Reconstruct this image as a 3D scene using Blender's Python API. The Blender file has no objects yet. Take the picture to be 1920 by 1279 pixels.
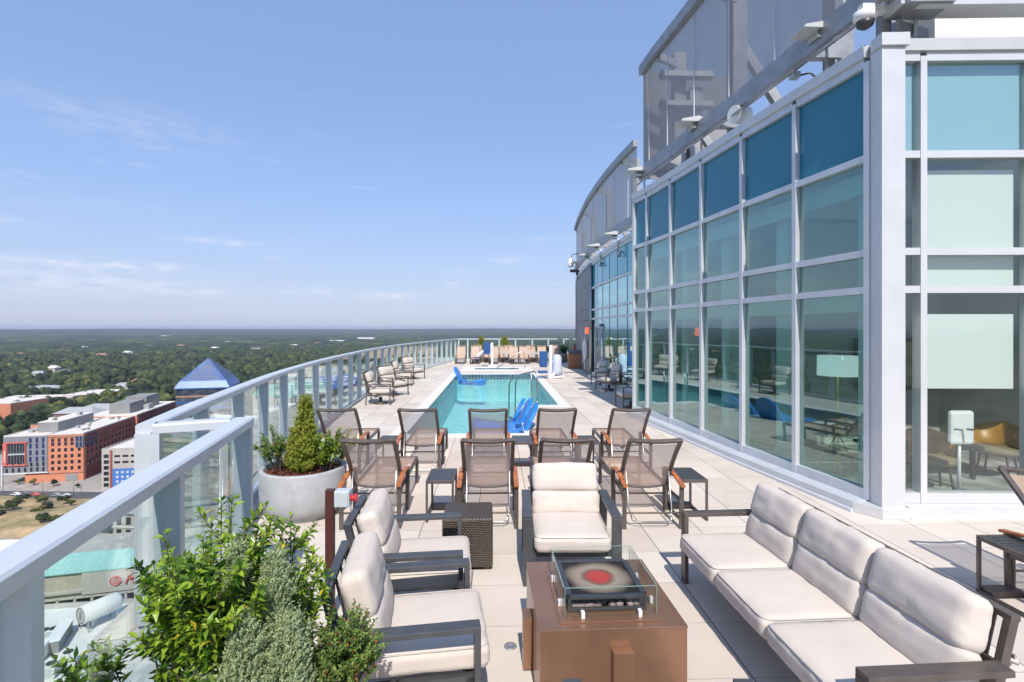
import bpy, bmesh, math, random
import numpy as np
from mathutils import Vector, Matrix, noise
R = math.radians
sc = bpy.context.scene
COL = sc.collection
random.seed(7)

# ------------------------------------------------------------------ camera
TH = R(1.79)
CT, ST = math.cos(TH), math.sin(TH)
def W(xc, d, z=0.0):
    """camera-aligned ground metres (right, ahead) -> pool-aligned world metres"""
    return Vector((xc*CT + d*ST, -xc*ST + d*CT, z))
cam_d = bpy.data.cameras.new('camera'); cam = bpy.data.objects.new('camera', cam_d); COL.objects.link(cam)
cam.location = (0, 0, 2.2); cam.rotation_euler = (R(90), 0, -TH)
cam_d.sensor_width = 36; cam_d.lens = 18.0; cam_d.shift_y = -0.0117
cam_d.clip_start = 0.05; cam_d.clip_end = 60000
sc.camera = cam

# ------------------------------------------------------------------ sky, sun, exposure
SUN_EL, SUN_AZ = R(48), R(3)          # shadows fall 3 deg left of the pool axis
w = bpy.data.worlds.new('World'); sc.world = w; w.use_nodes = True
nt = w.node_tree; N = nt.nodes; L = nt.links
bg = N['Background']
sky = N.new('ShaderNodeTexSky'); sky.sky_type = 'NISHITA'; sky.sun_disc = False
sky.sun_elevation = SUN_EL; sky.sun_rotation = R(177); sky.altitude = 100
sky.air_density = 1.0; sky.dust_density = 0.5; sky.ozone_density = 2.0
tc = N.new('ShaderNodeTexCoord')
sep = N.new('ShaderNodeSeparateXYZ'); L.new(tc.outputs['Generated'], sep.inputs[0])
mp = N.new('ShaderNodeMapping'); mp.inputs['Scale'].default_value = (3.0, 3.0, 24.0)
L.new(tc.outputs['Generated'], mp.inputs[0])
nz = N.new('ShaderNodeTexNoise'); nz.inputs['Scale'].default_value = 1.6; nz.inputs['Detail'].default_value = 7; nz.inputs['Roughness'].default_value = .55
L.new(mp.outputs[0], nz.inputs[0])
cr = N.new('ShaderNodeValToRGB'); cr.color_ramp.elements[0].position = .63; cr.color_ramp.elements[1].position = .84
cr.color_ramp.elements[0].color = (0, 0, 0, 1); cr.color_ramp.elements[1].color = (.55, .55, .55, 1)
L.new(nz.outputs['Fac'], cr.inputs[0])
band = N.new('ShaderNodeMapRange'); band.inputs['From Min'].default_value = .03; band.inputs['From Max'].default_value = .08
L.new(sep.outputs['Z'], band.inputs['Value'])
band2 = N.new('ShaderNodeMapRange'); band2.inputs['From Min'].default_value = .42; band2.inputs['From Max'].default_value = .12
L.new(sep.outputs['Z'], band2.inputs['Value'])
m1 = N.new('ShaderNodeMath'); m1.operation = 'MULTIPLY'; L.new(band.outputs[0], m1.inputs[0]); L.new(band2.outputs[0], m1.inputs[1])
m2 = N.new('ShaderNodeMath'); m2.operation = 'MULTIPLY'; L.new(m1.outputs[0], m2.inputs[0]); L.new(cr.outputs[0], m2.inputs[1])
az = N.new('ShaderNodeMath'); az.operation = 'ARCTAN2'; L.new(sep.outputs['X'], az.inputs[0]); L.new(sep.outputs['Y'], az.inputs[1])
def mth(op, a, b=None, c=None):
    q = N.new('ShaderNodeMath'); q.operation = op
    for i, v in enumerate((a, b, c)):
        if v is None: continue
        if isinstance(v, (int, float)): q.inputs[i].default_value = v
        else: L.new(v, q.inputs[i])
    return q.outputs[0]
tot = None
for (px, py, wx, wy, k) in [(255,238,80,22,.5),(40,525,110,14,1.0),(170,494,70,6,.9),(262,498,34,5,1.0),(420,454,50,5,.9),(340,545,70,7,.5),(588,548,38,7,.9),(690,553,28,7,1.0),(752,557,34,8,1.0),(955,487,40,7,.6),(15,418,24,6,.8),(20,165,28,8,.3),(60,370,110,12,.15)]:
    a_ = math.atan((px-960)/960)+TH; rr_ = math.hypot(1, (px-960)/960); e_ = math.atan((617-py)/960/rr_)
    u = mth('MULTIPLY', mth('SUBTRACT', az.outputs[0], a_), 960/wx/rr_/rr_); v = mth('MULTIPLY', mth('SUBTRACT', sep.outputs['Z'], math.sin(e_)), 960/wy/rr_)
    q = mth('MULTIPLY', mth('EXPONENT', mth('MULTIPLY', mth('ADD', mth('MULTIPLY', u, u), mth('MULTIPLY', v, v)), -1.0)), k)
    tot = q if tot is None else mth('ADD', tot, q)
mp2 = N.new('ShaderNodeMapping'); mp2.inputs['Scale'].default_value = (14, 14, 60); L.new(tc.outputs['Generated'], mp2.inputs[0])
n2 = N.new('ShaderNodeTexNoise'); n2.inputs['Scale'].default_value = 1.5; n2.inputs['Detail'].default_value = 8; n2.inputs['Roughness'].default_value = .6; L.new(mp2.outputs[0], n2.inputs[0])
r3 = N.new('ShaderNodeMapRange'); r3.inputs['From Min'].default_value = .36; r3.inputs['From Max'].default_value = .66; L.new(n2.outputs['Fac'], r3.inputs['Value'])
cl = mth('MULTIPLY', mth('MULTIPLY', tot, r3.outputs[0]), .32)
mx = N.new('ShaderNodeMixRGB'); mx.inputs[2].default_value = (7.4, 6.9, 7.3, 1)
L.new(mth('MINIMUM', mth('ADD', m2.outputs[0], cl), .8), mx.inputs[0]); L.new(sky.outputs[0], mx.inputs[1])
tint = N.new('ShaderNodeMixRGB'); tint.inputs[0].default_value = .42; tint.inputs[2].default_value = (3.1, 4.1, 6.9, 1)
low = N.new('ShaderNodeMapRange'); low.inputs['From Min'].default_value = .0; low.inputs['From Max'].default_value = .34; low.inputs['To Min'].default_value = .86; low.inputs['To Max'].default_value = .5
L.new(sep.outputs['Z'], low.inputs['Value']); L.new(low.outputs[0], tint.inputs[0])
hcol = N.new('ShaderNodeMapRange'); hcol.inputs['From Min'].default_value = .0; hcol.inputs['From Max'].default_value = .25; L.new(sep.outputs['Z'], hcol.inputs['Value'])
hmix = N.new('ShaderNodeMixRGB'); hmix.inputs[1].default_value = (3.5, 3.85, 5.1, 1); hmix.inputs[2].default_value = (2.35, 3.5, 6.3, 1); L.new(hcol.outputs[0], hmix.inputs[0]); L.new(hmix.outputs[0], tint.inputs[2])
L.new(sky.outputs[0], tint.inputs[1]); L.new(tint.outputs[0], mx.inputs[1])
L.new(mx.outputs[0], bg.inputs[0]); bg.inputs[1].default_value = 0.12
sd = bpy.data.lights.new('sun', 'SUN'); sun = bpy.data.objects.new('sun', sd); COL.objects.link(sun)
sd.energy = 3.9; sd.angle = R(.53); sd.color = (1.0, .93, .85)
sun.rotation_euler = Vector((-math.sin(SUN_AZ)*math.cos(SUN_EL), math.cos(SUN_AZ)*math.cos(SUN_EL), -math.sin(SUN_EL))).to_track_quat('-Z', 'Y').to_euler()
vs = sc.view_settings; vs.view_transform = 'Standard'; vs.look = 'None'; vs.gamma = 1.0; vs.exposure = 0.38
sc.render.engine = 'CYCLES'
sc.cycles.max_bounces = 10; sc.cycles.transparent_max_bounces = 32; sc.cycles.glossy_bounces = 5
sc.cycles.volume_bounces = 0; sc.cycles.caustics_reflective = False; sc.cycles.caustics_refractive = False

# ------------------------------------------------------------------ mesh helpers
class MB:
    def __init__(s): s.v = []; s.f = []; s.s = []
    def add(s, vs, fs, smooth=False):
        o = len(s.v); s.v += [tuple(v) for v in vs]; s.f += [tuple(i+o for i in f) for f in fs]; s.s += [smooth]*len(fs); return s
    def box(s, c, d, rz=0.0, M=None):
        hx, hy, hz = d[0]/2, d[1]/2, d[2]/2
        P = [Vector((x, y, z)) for x in (-hx, hx) for y in (-hy, hy) for z in (-hz, hz)]
        if M is not None: P = [M @ p for p in P]
        elif rz:
            q = Matrix.Rotation(rz, 3, 'Z'); P = [q @ p for p in P]
        P = [p + Vector(c) for p in P]
        return s.add(P, [(0,1,3,2),(4,6,7,5),(0,4,5,1),(2,3,7,6),(0,2,6,4),(1,5,7,3)])
    def bar(s, a, b, wd, ht, up=(0,0,1)):
        a = Vector(a); b = Vector(b); t = (b-a).normalized(); u = Vector(up)
        if abs(t.dot(u)) > .98: u = Vector((0,1,0))
        x = t.cross(u).normalized(); y = x.cross(t).normalized()
        P = [p + x*sx*wd/2 + y*sy*ht/2 for p in (a, b) for sx, sy in ((-1,-1),(1,-1),(1,1),(-1,1))]
        return s.add(P, [(0,3,2,1),(4,5,6,7),(0,1,5,4),(1,2,6,5),(2,3,7,6),(3,0,4,7)])
    def tube(s, path, r, n=8, closed=False, cap=True):
        path = [Vector(p) for p in path]; m = len(path); rings = []
        rr = r if isinstance(r, (list, tuple)) else [r]*m
        x = None
        for i, p in enumerate(path):
            if closed: t = (path[(i+1) % m]-path[i-1]).normalized()
            else: t = (path[min(i+1, m-1)]-path[max(i-1, 0)]).normalized()
            if x is None:
                u = Vector((0,0,1)) if abs(t.z) < .9 else Vector((1,0,0)); x = t.cross(u).normalized()
            else:
                x = (x - t*x.dot(t)); x = x.normalized() if x.length > 1e-6 else t.orthogonal().normalized()
            y = t.cross(x)
            rings.append([p + (x*math.cos(a)+y*math.sin(a))*rr[i] for a in [2*math.pi*k/n for k in range(n)]])
        V = [v for g in rings for v in g]; F = []
        for i in range(m if closed else m-1):
            j = (i+1) % m
            for k in range(n):
                F.append((i*n+k, i*n+(k+1) % n, j*n+(k+1) % n, j*n+k))
        s.add(V, F, True)
        if cap and not closed:
            o = len(s.v)-len(V)
            s.f += [tuple(o+k for k in range(n))[::-1], tuple(o+(m-1)*n+k for k in range(n))]; s.s += [False]*2
        return s
    def lathe(s, prof, n=32, c=(0,0,0), smooth=True, wob=0):
        V = []
        for (r, z) in prof:
            for k in range(n):
                a = 2*math.pi*k/n; q = r*(1+wob*math.sin(3*a+z*9)); V.append((c[0]+q*math.cos(a), c[1]+q*math.sin(a), c[2]+z))
        F = []
        for i in range(len(prof)-1):
            for k in range(n): F.append((i*n+k, i*n+(k+1) % n, (i+1)*n+(k+1) % n, (i+1)*n+k))
        s.add(V, F, smooth)
        o = len(s.v)-len(V)
        if prof[0][0] > 1e-4: s.f.append(tuple(o+k for k in range(n))[::-1]); s.s.append(False)
        if prof[-1][0] > 1e-4: s.f.append(tuple(o+(len(prof)-1)*n+k for k in range(n))); s.s.append(False)
        return s
    def prism(s, poly, z0, z1):
        n = len(poly); V = [(p[0], p[1], z0) for p in poly]+[(p[0], p[1], z1) for p in poly]
        F = [tuple(range(n))[::-1], tuple(range(n, 2*n))]+[(i, (i+1) % n, n+(i+1) % n, n+i) for i in range(n)]
        return s.add(V, F)
    def sweep(s, poly2, a, b, x, y):
        """extrude 2-D profile (list of (u,v)) placed with axes x,y from point a to b"""
        n = len(poly2); a = Vector(a); b = Vector(b); x = Vector(x); y = Vector(y)
        V = [a+x*u+y*v for u, v in poly2]+[b+x*u+y*v for u, v in poly2]
        F = [tuple(range(n))[::-1], tuple(range(n, 2*n))]+[(i, (i+1) % n, n+(i+1) % n, n+i) for i in range(n)]
        return s.add(V, F)
    def xf(s, M):
        s.v = [tuple(M @ Vector(v)) for v in s.v]; return s

def mesh(name, mb, fixn=True):
    me = bpy.data.meshes.new(name); me.from_pydata(mb.v, [], mb.f)
    if any(mb.s): me.polygons.foreach_set('use_smooth', mb.s)
    if fixn and len(mb.f) < 4000:
        b = bmesh.new(); b.from_mesh(me); bmesh.ops.recalc_face_normals(b, faces=b.faces); b.to_mesh(me); b.free()
    me.update(); return me

def obj(name, mb, mat, parent=None, bevel=0, fixn=True, label=None):
    me = mb if isinstance(mb, bpy.types.Mesh) else mesh(name, mb, fixn)
    if mat and not me.materials: me.materials.append(mat)
    o = bpy.data.objects.new(name, me); COL.objects.link(o)
    if parent: o.parent = parent
    if bevel:
        m = o.modifiers.new('bevel', 'BEVEL'); m.width = bevel; m.segments = 2; m.limit_method = 'ANGLE'; m.angle_limit = R(40)
    if label: o['label'] = label
    return o
def tag(o, label, cat, group=None, kind=None):
    if label: o['label'] = label
    if cat: o['category'] = cat
    if group: o['group'] = group
    if kind: o['kind'] = kind
    return o
def thing(name, label, cat, loc=(0,0,0), rz=0.0, group=None):
    o = bpy.data.objects.new(name, None); COL.objects.link(o); o.empty_display_size = .2
    o.location = loc; o.rotation_euler = (0, 0, rz)
    return tag(o, label, cat, group)
def struct(name, mb, mat, **k):
    o = obj(name, mb, mat, **k); o['kind'] = 'structure'; return o
def dup(root, loc, rz, label, group=None, scale=None):
    def rec(o, par):
        c = o.copy(); COL.objects.link(c)
        if par: c.parent = par
        for ch in kids.get(o.name, []): rec(ch, c)
        return c
    kids = {}
    stack = [root]
    while stack:
        p = stack.pop(); kids[p.name] = list(p.children); stack += kids[p.name]
    r = rec(root, None); r.location = loc; r.rotation_euler = (0, 0, rz); r['label'] = label
    if group: r['group'] = group
    if scale: r.scale = (scale,)*3
    return r

# ------------------------------------------------------------------ materials
def mat(name, col, rough=.6, metal=0, noise_s=0, noise_a=.12, bump=0, bump_s=40, alpha=1, coat=0, spec=.5, two=None, trans=0, detail=4):
    m = bpy.data.materials.new(name); m.use_nodes = True; n = m.node_tree.nodes; l = m.node_tree.links
    p = n['Principled BSDF']; p.inputs['Roughness'].default_value = rough; p.inputs['Metallic'].default_value = metal
    p.inputs['Base Color'].default_value = (*col, 1); p.inputs['Alpha'].default_value = alpha
    p.inputs['Coat Weight'].default_value = coat; p.inputs['Specular IOR Level'].default_value = spec
    tc = n.new('ShaderNodeTexCoord')
    if noise_s:
        t = n.new('ShaderNodeTexNoise'); t.inputs['Scale'].default_value = noise_s; t.inputs['Detail'].default_value = detail
        l.new(tc.outputs['Object'], t.inputs[0])
        r = n.new('ShaderNodeValToRGB'); r.color_ramp.elements[0].position = .32; r.color_ramp.elements[1].position = .68
        c2 = two if two else tuple(min(1, c*(1+noise_a)) for c in col)
        c1 = col if two else tuple(c*(1-noise_a) for c in col)
        r.color_ramp.elements[0].color = (*c1, 1); r.color_ramp.elements[1].color = (*c2, 1)
        l.new(t.outputs['Fac'], r.inputs[0]); l.new(r.outputs[0], p.inputs['Base Color'])
    if bump:
        t2 = n.new('ShaderNodeTexNoise'); t2.inputs['Scale'].default_value = bump_s; t2.inputs['Detail'].default_value = 3
        l.new(tc.outputs['Object'], t2.inputs[0])
        b = n.new('ShaderNodeBump'); b.inputs['Strength'].default_value = bump; b.inputs['Distance'].default_value = .01
        l.new(t2.outputs['Fac'], b.inputs['Height']); l.new(b.outputs[0], p.inputs['Normal'])
    return m
def glass(name, tint, refl=.08, rough=0.0, gcol=(1,1,1), f0=4.0, wav=0):
    m = bpy.data.materials.new(name); m.use_nodes = True; n = m.node_tree.nodes; l = m.node_tree.links
    n.remove(n['Principled BSDF']); out = n['Material Output']
    t = n.new('ShaderNodeBsdfTransparent'); t.inputs[0].default_value = (*tint, 1)
    g = n.new('ShaderNodeBsdfGlossy'); g.inputs['Roughness'].default_value = rough; g.inputs['Color'].default_value = (*gcol, 1)
    if wav:
        tc = n.new('ShaderNodeTexCoord'); tn = n.new('ShaderNodeTexNoise'); tn.inputs['Scale'].default_value = .9; tn.inputs['Detail'].default_value = 1.5; l.new(tc.outputs['Object'], tn.inputs[0])
        bp = n.new('ShaderNodeBump'); bp.inputs['Strength'].default_value = wav; bp.inputs['Distance'].default_value = .03; l.new(tn.outputs['Fac'], bp.inputs['Height']); l.new(bp.outputs[0], g.inputs['Normal'])
    fr = n.new('ShaderNodeLayerWeight'); fr.inputs[0].default_value = .5
    pw = n.new('ShaderNodeMath'); pw.operation = 'POWER'; pw.inputs[1].default_value = f0; l.new(fr.outputs['Facing'], pw.inputs[0])
    a = n.new('ShaderNodeMath'); a.operation = 'MULTIPLY_ADD'; a.use_clamp = True; a.inputs[1].default_value = .92-refl; a.inputs[2].default_value = refl
    l.new(pw.outputs[0], a.inputs[0])
    mxs = n.new('ShaderNodeMixShader'); l.new(a.outputs[0], mxs.inputs[0]); l.new(t.outputs[0], mxs.inputs[1]); l.new(g.outputs[0], mxs.inputs[2])
    l.new(mxs.outputs[0], out.inputs[0])
    return m
def sheer(name, col, see=.35, rough=.8, stripes=0, trl=.5):
    """woven or perforated sheet: part of the light passes straight through"""
    m = bpy.data.materials.new(name); m.use_nodes = True; n = m.node_tree.nodes; l = m.node_tree.links
    p = n['Principled BSDF']; p.inputs['Base Color'].default_value = (*col, 1); p.inputs['Roughness'].default_value = rough
    t = n.new('ShaderNodeBsdfTransparent'); mxs = n.new('ShaderNodeMixShader'); mxs.inputs[0].default_value = 1-see
    tl = n.new('ShaderNodeBsdfTranslucent'); tl.inputs[0].default_value = (*col, 1); m5 = n.new('ShaderNodeMixShader'); m5.inputs[0].default_value = trl; l.new(p.outputs[0], m5.inputs[1]); l.new(tl.outputs[0], m5.inputs[2])
    if stripes:
        tc = n.new('ShaderNodeTexCoord'); wv = n.new('ShaderNodeTexWave'); wv.wave_type = 'BANDS'; wv.bands_direction = 'Y'
        wv.inputs['Scale'].default_value = stripes; wv.inputs['Distortion'].default_value = 0
        l.new(tc.outputs['Object'], wv.inputs[0])
        r = n.new('ShaderNodeMapRange'); r.inputs['To Min'].default_value = 1-see-.06; r.inputs['To Max'].default_value = 1-see+.06
        l.new(wv.outputs['Fac'], r.inputs[0]); l.new(r.outputs[0], mxs.inputs[0])
    l.new(t.outputs[0], mxs.inputs[1]); l.new(m5.outputs[0], mxs.inputs[2]); l.new(mxs.outputs[0], n['Material Output'].inputs[0])
    return m
def leafmat(name, c1, c2, c3=None, scale=6, rough=.45, cpos=.97):
    m = bpy.data.materials.new(name); m.use_nodes = True; n = m.node_tree.nodes; l = m.node_tree.links
    p = n['Principled BSDF']; p.inputs['Roughness'].default_value = rough; p.inputs['Specular IOR Level'].default_value = .35
    g = n.new('ShaderNodeNewGeometry'); r = n.new('ShaderNodeValToRGB'); e = r.color_ramp.elements
    e[0].color = (*c1, 1); e[1].color = (*c2, 1); e[1].position = .75
    if c3: x = e.new(cpos-.012); x.color = (*c2, 1); x = e.new(cpos); x.color = (*c3, 1)
    l.new(g.outputs['Random Per Island'], r.inputs[0]); l.new(r.outputs[0], p.inputs['Base Color'])
    tr = n.new('ShaderNodeBsdfTranslucent'); l.new(r.outputs[0], tr.inputs[0])
    mxs = n.new('ShaderNodeMixShader'); mxs.inputs[0].default_value = .35
    l.new(p.outputs[0], mxs.inputs[1]); l.new(tr.outputs[0], mxs.inputs[2]); l.new(mxs.outputs[0], n['Material Output'].inputs[0])
    return m

M = {}
M['alu'] = mat('painted_aluminium', (.62,.655,.69), .38, .25, 3, .05)
M['alu_white'] = mat('white_frame', (.62,.63,.64), .35, .2, 3, .04)
M['bronze'] = mat('bronze_frame', (.115,.095,.085), .42, .3, 9, .18)
M['char'] = mat('charcoal_frame', (.085,.088,.095), .42, .3, 9, .15)
M['steel'] = mat('brushed_steel', (.42,.42,.42), .28, 1)
M['teak'] = mat('teak', (.42,.135,.045), .42, 0, 14, .35, detail=8)
M['cushion'] = mat('cream_cushion', (.61,.54,.475), .9, 0, 2.2, .05, bump=.25, bump_s=220)
M['sling'] = sheer('taupe_sling', (.88,.64,.49), .40, .85, trl=.6)
M['sling_pale'] = sheer('pale_sling', (.62,.46,.37), .06, .85, trl=.2)
M['cover'] = mat('cream_piping', (.5,.46,.42), .9)
M['copper'] = mat('copper_brown_metal', (.31,.17,.105), .27, .5, 5, .10)
M['rustpost'] = mat('brown_post', (.10,.035,.028), .4, .2, 6, .15)
M['graybox'] = mat('light_grey_plastic', (.48,.53,.54), .5)
M['red'] = mat('red_plastic', (.55,.03,.03), .4)
M['red_glow'] = mat('glowing_red_plastic', (.85,.13,.06), .4)
M['red_glow'].node_tree.nodes['Principled BSDF'].inputs['Emission Color'].default_value = (.9,.12,.05,1); M['red_glow'].node_tree.nodes['Principled BSDF'].inputs['Emission Strength'].default_value = 1.3  # glow added to make the red casings vivid, not from their lamps
M['black'] = mat('black', (.012,.012,.014), .5)
M['darkmetal'] = mat('dark_grey_metal', (.07,.075,.085), .4, .4)
M['white'] = mat('white_plastic', (.78,.78,.78), .45)
M['blueplas'] = mat('blue_plastic', (.015,.20,.62), .32, 0, 4, .1)
M['bluefab'] = mat('navy_seat', (.02,.08,.25), .6)
M['bluecover'] = mat('pale_blue_cover', (.52,.57,.72), .75, 0, 3, .1)
M['concrete'] = mat('cast_concrete', (.40,.41,.42), .8, 0, 7, .10, bump=.3, bump_s=60)
M['mulch'] = leafmat('red_mulch', (.10,.028,.018), (.26,.085,.05), (.32,.16,.10), rough=.9)
M['soil'] = mat('soil', (.05,.025,.018), .95, 0, 30, .4, bump=1, bump_s=60)
M['bark'] = mat('bark', (.10,.07,.05), .9, 0, 20, .3)
M['leaf'] = leafmat('bright_leaf', (.026,.10,.010), (.32,.47,.045), (.60,.48,.05), rough=.28, cpos=.996)
M['leaf_small'] = leafmat('small_leaf', (.07,.15,.025), (.22,.33,.07), (.40,.13,.04), rough=.4, cpos=.97)
M['juniper'] = leafmat('silver_juniper', (.20,.28,.14), (.52,.60,.34), (.50,.46,.17), rough=.75)
M['thuja'] = leafmat('yellow_green_thuja', (.13,.19,.025), (.40,.44,.06), (.50,.28,.06), rough=.6)
M['palm'] = leafmat('dark_blade', (.02,.06,.02), (.07,.14,.05), rough=.4)
M['facade_glass'] = glass('facade_glass', (.74,.91,.87), .11, 0, (.80,.93,.92), 2.6, wav=.12)
M['room_glass'] = glass('room_glass', (.94,.975,.96), .08, 0, (.85,.93,.92), 4, wav=.12)
M['spandrel'] = mat('blue_spandrel_glass', (.016,.19,.29), .06, 0, spec=.6)
M['spandrel_far'] = mat('sky_tinted_spandrel_glass', (.07,.42,.54), .06, 0, spec=1.0)  # cyan base colour carries the bright sky mirrored in the far wing
M['wing_glass'] = glass('wing_glass', (.70,.92,.92), .42, 0, (.72,.95,.98), 2.2, wav=.12)
M['spandrel_pale'] = glass('pale_spandrel', (.82,.93,.95), .16, 0, (.85,.95,.95), 4)
M['rail_glass'] = glass('rail_glass', (.92,.975,.965), .03, 0, (.9,1,1), 4)
M['clear_glass'] = glass('clear_glass', (.95,.985,.97), .02, 0, (1,1,1), 5)
M['screen'] = sheer('perforated_screen', (.43,.41,.41), .22, .6, stripes=5, trl=.3)
M['beam'] = mat('galvanised_beam', (.34,.35,.37), .45, .5, 4, .15)
M['panel_dark'] = mat('slate_panel', (.15,.155,.18), .45, .2, 2, .05)
M['plaster'] = mat('white_plaster', (.74,.74,.72), .7, 0, 1.5, .03)
M['room_wall'] = mat('room_wall', (.34,.33,.30), .8, 0, 1, .1)
M['ceiling'] = mat('room_ceiling', (.55,.57,.56), .8)
M['carpet'] = mat('stroked_carpet', (.05,.05,.05), .95, 0, 1.6, .3, two=(.42,.42,.40), detail=8)
M['shade'] = mat('roller_shade', (.72,.76,.72), .8)
M['wicker'] = None
# special materials
def tiles_mat():
    m = bpy.data.materials.new('concrete_pavers'); m.use_nodes = True; n = m.node_tree.nodes; l = m.node_tree.links
    p = n['Principled BSDF']; p.inputs['Roughness'].default_value = .78; p.inputs['Specular IOR Level'].default_value = .35
    tc = n.new('ShaderNodeTexCoord'); mpn = n.new('ShaderNodeMapping'); mpn.inputs['Location'].default_value = (-.40+6.1, -.13+6.1, 0)
    l.new(tc.outputs['Object'], mpn.inputs[0])
    b = n.new('ShaderNodeTexBrick'); b.offset = 0; b.squash = 1; b.inputs['Scale'].default_value = 1
    b.inputs['Brick Width'].default_value = .61; b.inputs['Row Height'].default_value = .61
    b.inputs['Mortar Size'].default_value = .0042; b.inputs['Mortar Smooth'].default_value = .25; b.inputs['Bias'].default_value = 0
    b.inputs['Color1'].default_value = (.575,.508,.44,1); b.inputs['Color2'].default_value = (.685,.62,.548,1); b.inputs['Mortar'].default_value = (.42,.38,.34,1)
    l.new(mpn.outputs[0], b.inputs[0])
    nz = n.new('ShaderNodeTexNoise'); nz.inputs['Scale'].default_value = .9; nz.inputs['Detail'].default_value = 8; nz.inputs['Roughness'].default_value = .65
    l.new(tc.outputs['Object'], nz.inputs[0])
    r = n.new('ShaderNodeMapRange'); r.inputs['From Min'].default_value = .3; r.inputs['From Max'].default_value = .7; r.inputs['To Min'].default_value = .90; r.inputs['To Max'].default_value = 1.06
    l.new(nz.outputs['Fac'], r.inputs[0])
    sp = n.new('ShaderNodeTexVoronoi'); sp.inputs['Scale'].default_value = 55; l.new(tc.outputs['Object'], sp.inputs[0])
    r2 = n.new('ShaderNodeMapRange'); r2.inputs['From Min'].default_value = .04; r2.inputs['From Max'].default_value = .22; r2.inputs['To Min'].default_value = 1.18; r2.inputs['To Max'].default_value = 1.0
    l.new(sp.outputs['Distance'], r2.inputs[0])
    mu = n.new('ShaderNodeMath'); mu.operation = 'MULTIPLY'; l.new(r.outputs[0], mu.inputs[0]); l.new(r2.outputs[0], mu.inputs[1])
    v = n.new('ShaderNodeVectorMath'); v.operation = 'SCALE'; l.new(b.outputs['Color'], v.inputs[0]); l.new(mu.outputs[0], v.inputs['Scale'])
    sx = n.new('ShaderNodeSeparateXYZ'); l.new(mpn.outputs[0], sx.inputs[0])
    f1 = n.new('ShaderNodeMath'); f1.operation = 'MULTIPLY_ADD'; f1.inputs[1].default_value = 1/.61; f1.inputs[2].default_value = .5; l.new(sx.outputs[0], f1.inputs[0])
    f2 = n.new('ShaderNodeMath'); f2.operation = 'FRACT'; l.new(f1.outputs[0], f2.inputs[0])
    f3 = n.new('ShaderNodeMath'); f3.operation = 'COMPARE'; f3.inputs[1].default_value = .5; f3.inputs[2].default_value = .0062; l.new(f2.outputs[0], f3.inputs[0])
    dk = n.new('ShaderNodeMixRGB'); dk.inputs[2].default_value = (.10,.095,.09,1); l.new(f3.outputs[0], dk.inputs[0]); l.new(v.outputs[0], dk.inputs[1])
    st = n.new('ShaderNodeTexNoise'); st.inputs['Scale'].default_value = .35; st.inputs['Detail'].default_value = 10; st.inputs['Distortion'].default_value = .6; l.new(tc.outputs['Object'], st.inputs[0])
    sr = n.new('ShaderNodeMapRange'); sr.inputs['From Min'].default_value = .56; sr.inputs['From Max'].default_value = .75; sr.inputs['To Max'].default_value = .42; l.new(st.outputs['Fac'], sr.inputs['Value'])
    sm = n.new('ShaderNodeMixRGB'); sm.inputs[2].default_value = (.44,.40,.36,1); l.new(sr.outputs[0], sm.inputs[0]); l.new(dk.outputs[0], sm.inputs[1])
    l.new(sm.outputs[0], p.inputs['Base Color'])
    bp = n.new('ShaderNodeBump'); bp.invert = True; bp.inputs['Strength'].default_value = .5; bp.inputs['Distance'].default_value = .006
    l.new(b.outputs['Fac'], bp.inputs['Height']); l.new(bp.outputs[0], p.inputs['Normal'])
    return m
M['pavers'] = tiles_mat()
def water_mat():
    m = bpy.data.materials.new('pool_water'); m.use_nodes = True; n = m.node_tree.nodes; l = m.node_tree.links
    n.remove(n['Principled BSDF'])
    tc = n.new('ShaderNodeTexCoord')
    a = n.new('ShaderNodeTexNoise'); a.inputs['Scale'].default_value = 5.5; a.inputs['Detail'].default_value = 5; a.inputs['Distortion'].default_value = 1.2
    l.new(tc.outputs['Object'], a.inputs[0])
    bp = n.new('ShaderNodeBump'); bp.inputs['Strength'].default_value = .5; bp.inputs['Distance'].default_value = .06; l.new(a.outputs['Fac'], bp.inputs['Height'])
    t = n.new('ShaderNodeBsdfTransparent'); t.inputs[0].default_value = (.86,.98,.98,1)
    g = n.new('ShaderNodeBsdfGlossy'); g.inputs['Roughness'].default_value = .04; l.new(bp.outputs[0], g.inputs['Normal'])
    fr = n.new('ShaderNodeFresnel'); fr.inputs[0].default_value = 1.33; l.new(bp.outputs[0], fr.inputs['Normal'])
    x = n.new('ShaderNodeMixShader'); l.new(fr.outputs[0], x.inputs[0]); l.new(t.outputs[0], x.inputs[1]); l.new(g.outputs[0], x.inputs[2])
    l.new(x.outputs[0], n['Material Output'].inputs[0]); return m
M['water'] = water_mat()
def pool_floor_mat():  # soft mottle of two aqua plaster tones
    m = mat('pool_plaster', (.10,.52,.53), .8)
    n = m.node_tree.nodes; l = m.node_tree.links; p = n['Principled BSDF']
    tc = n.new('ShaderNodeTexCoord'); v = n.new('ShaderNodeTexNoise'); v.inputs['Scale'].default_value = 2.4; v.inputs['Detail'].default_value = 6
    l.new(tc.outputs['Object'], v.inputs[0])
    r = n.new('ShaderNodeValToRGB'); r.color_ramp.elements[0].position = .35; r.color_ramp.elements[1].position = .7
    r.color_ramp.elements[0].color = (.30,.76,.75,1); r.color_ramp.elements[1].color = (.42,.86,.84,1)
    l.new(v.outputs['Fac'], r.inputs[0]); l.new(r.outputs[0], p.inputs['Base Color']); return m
M['poolfloor'] = pool_floor_mat()
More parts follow.
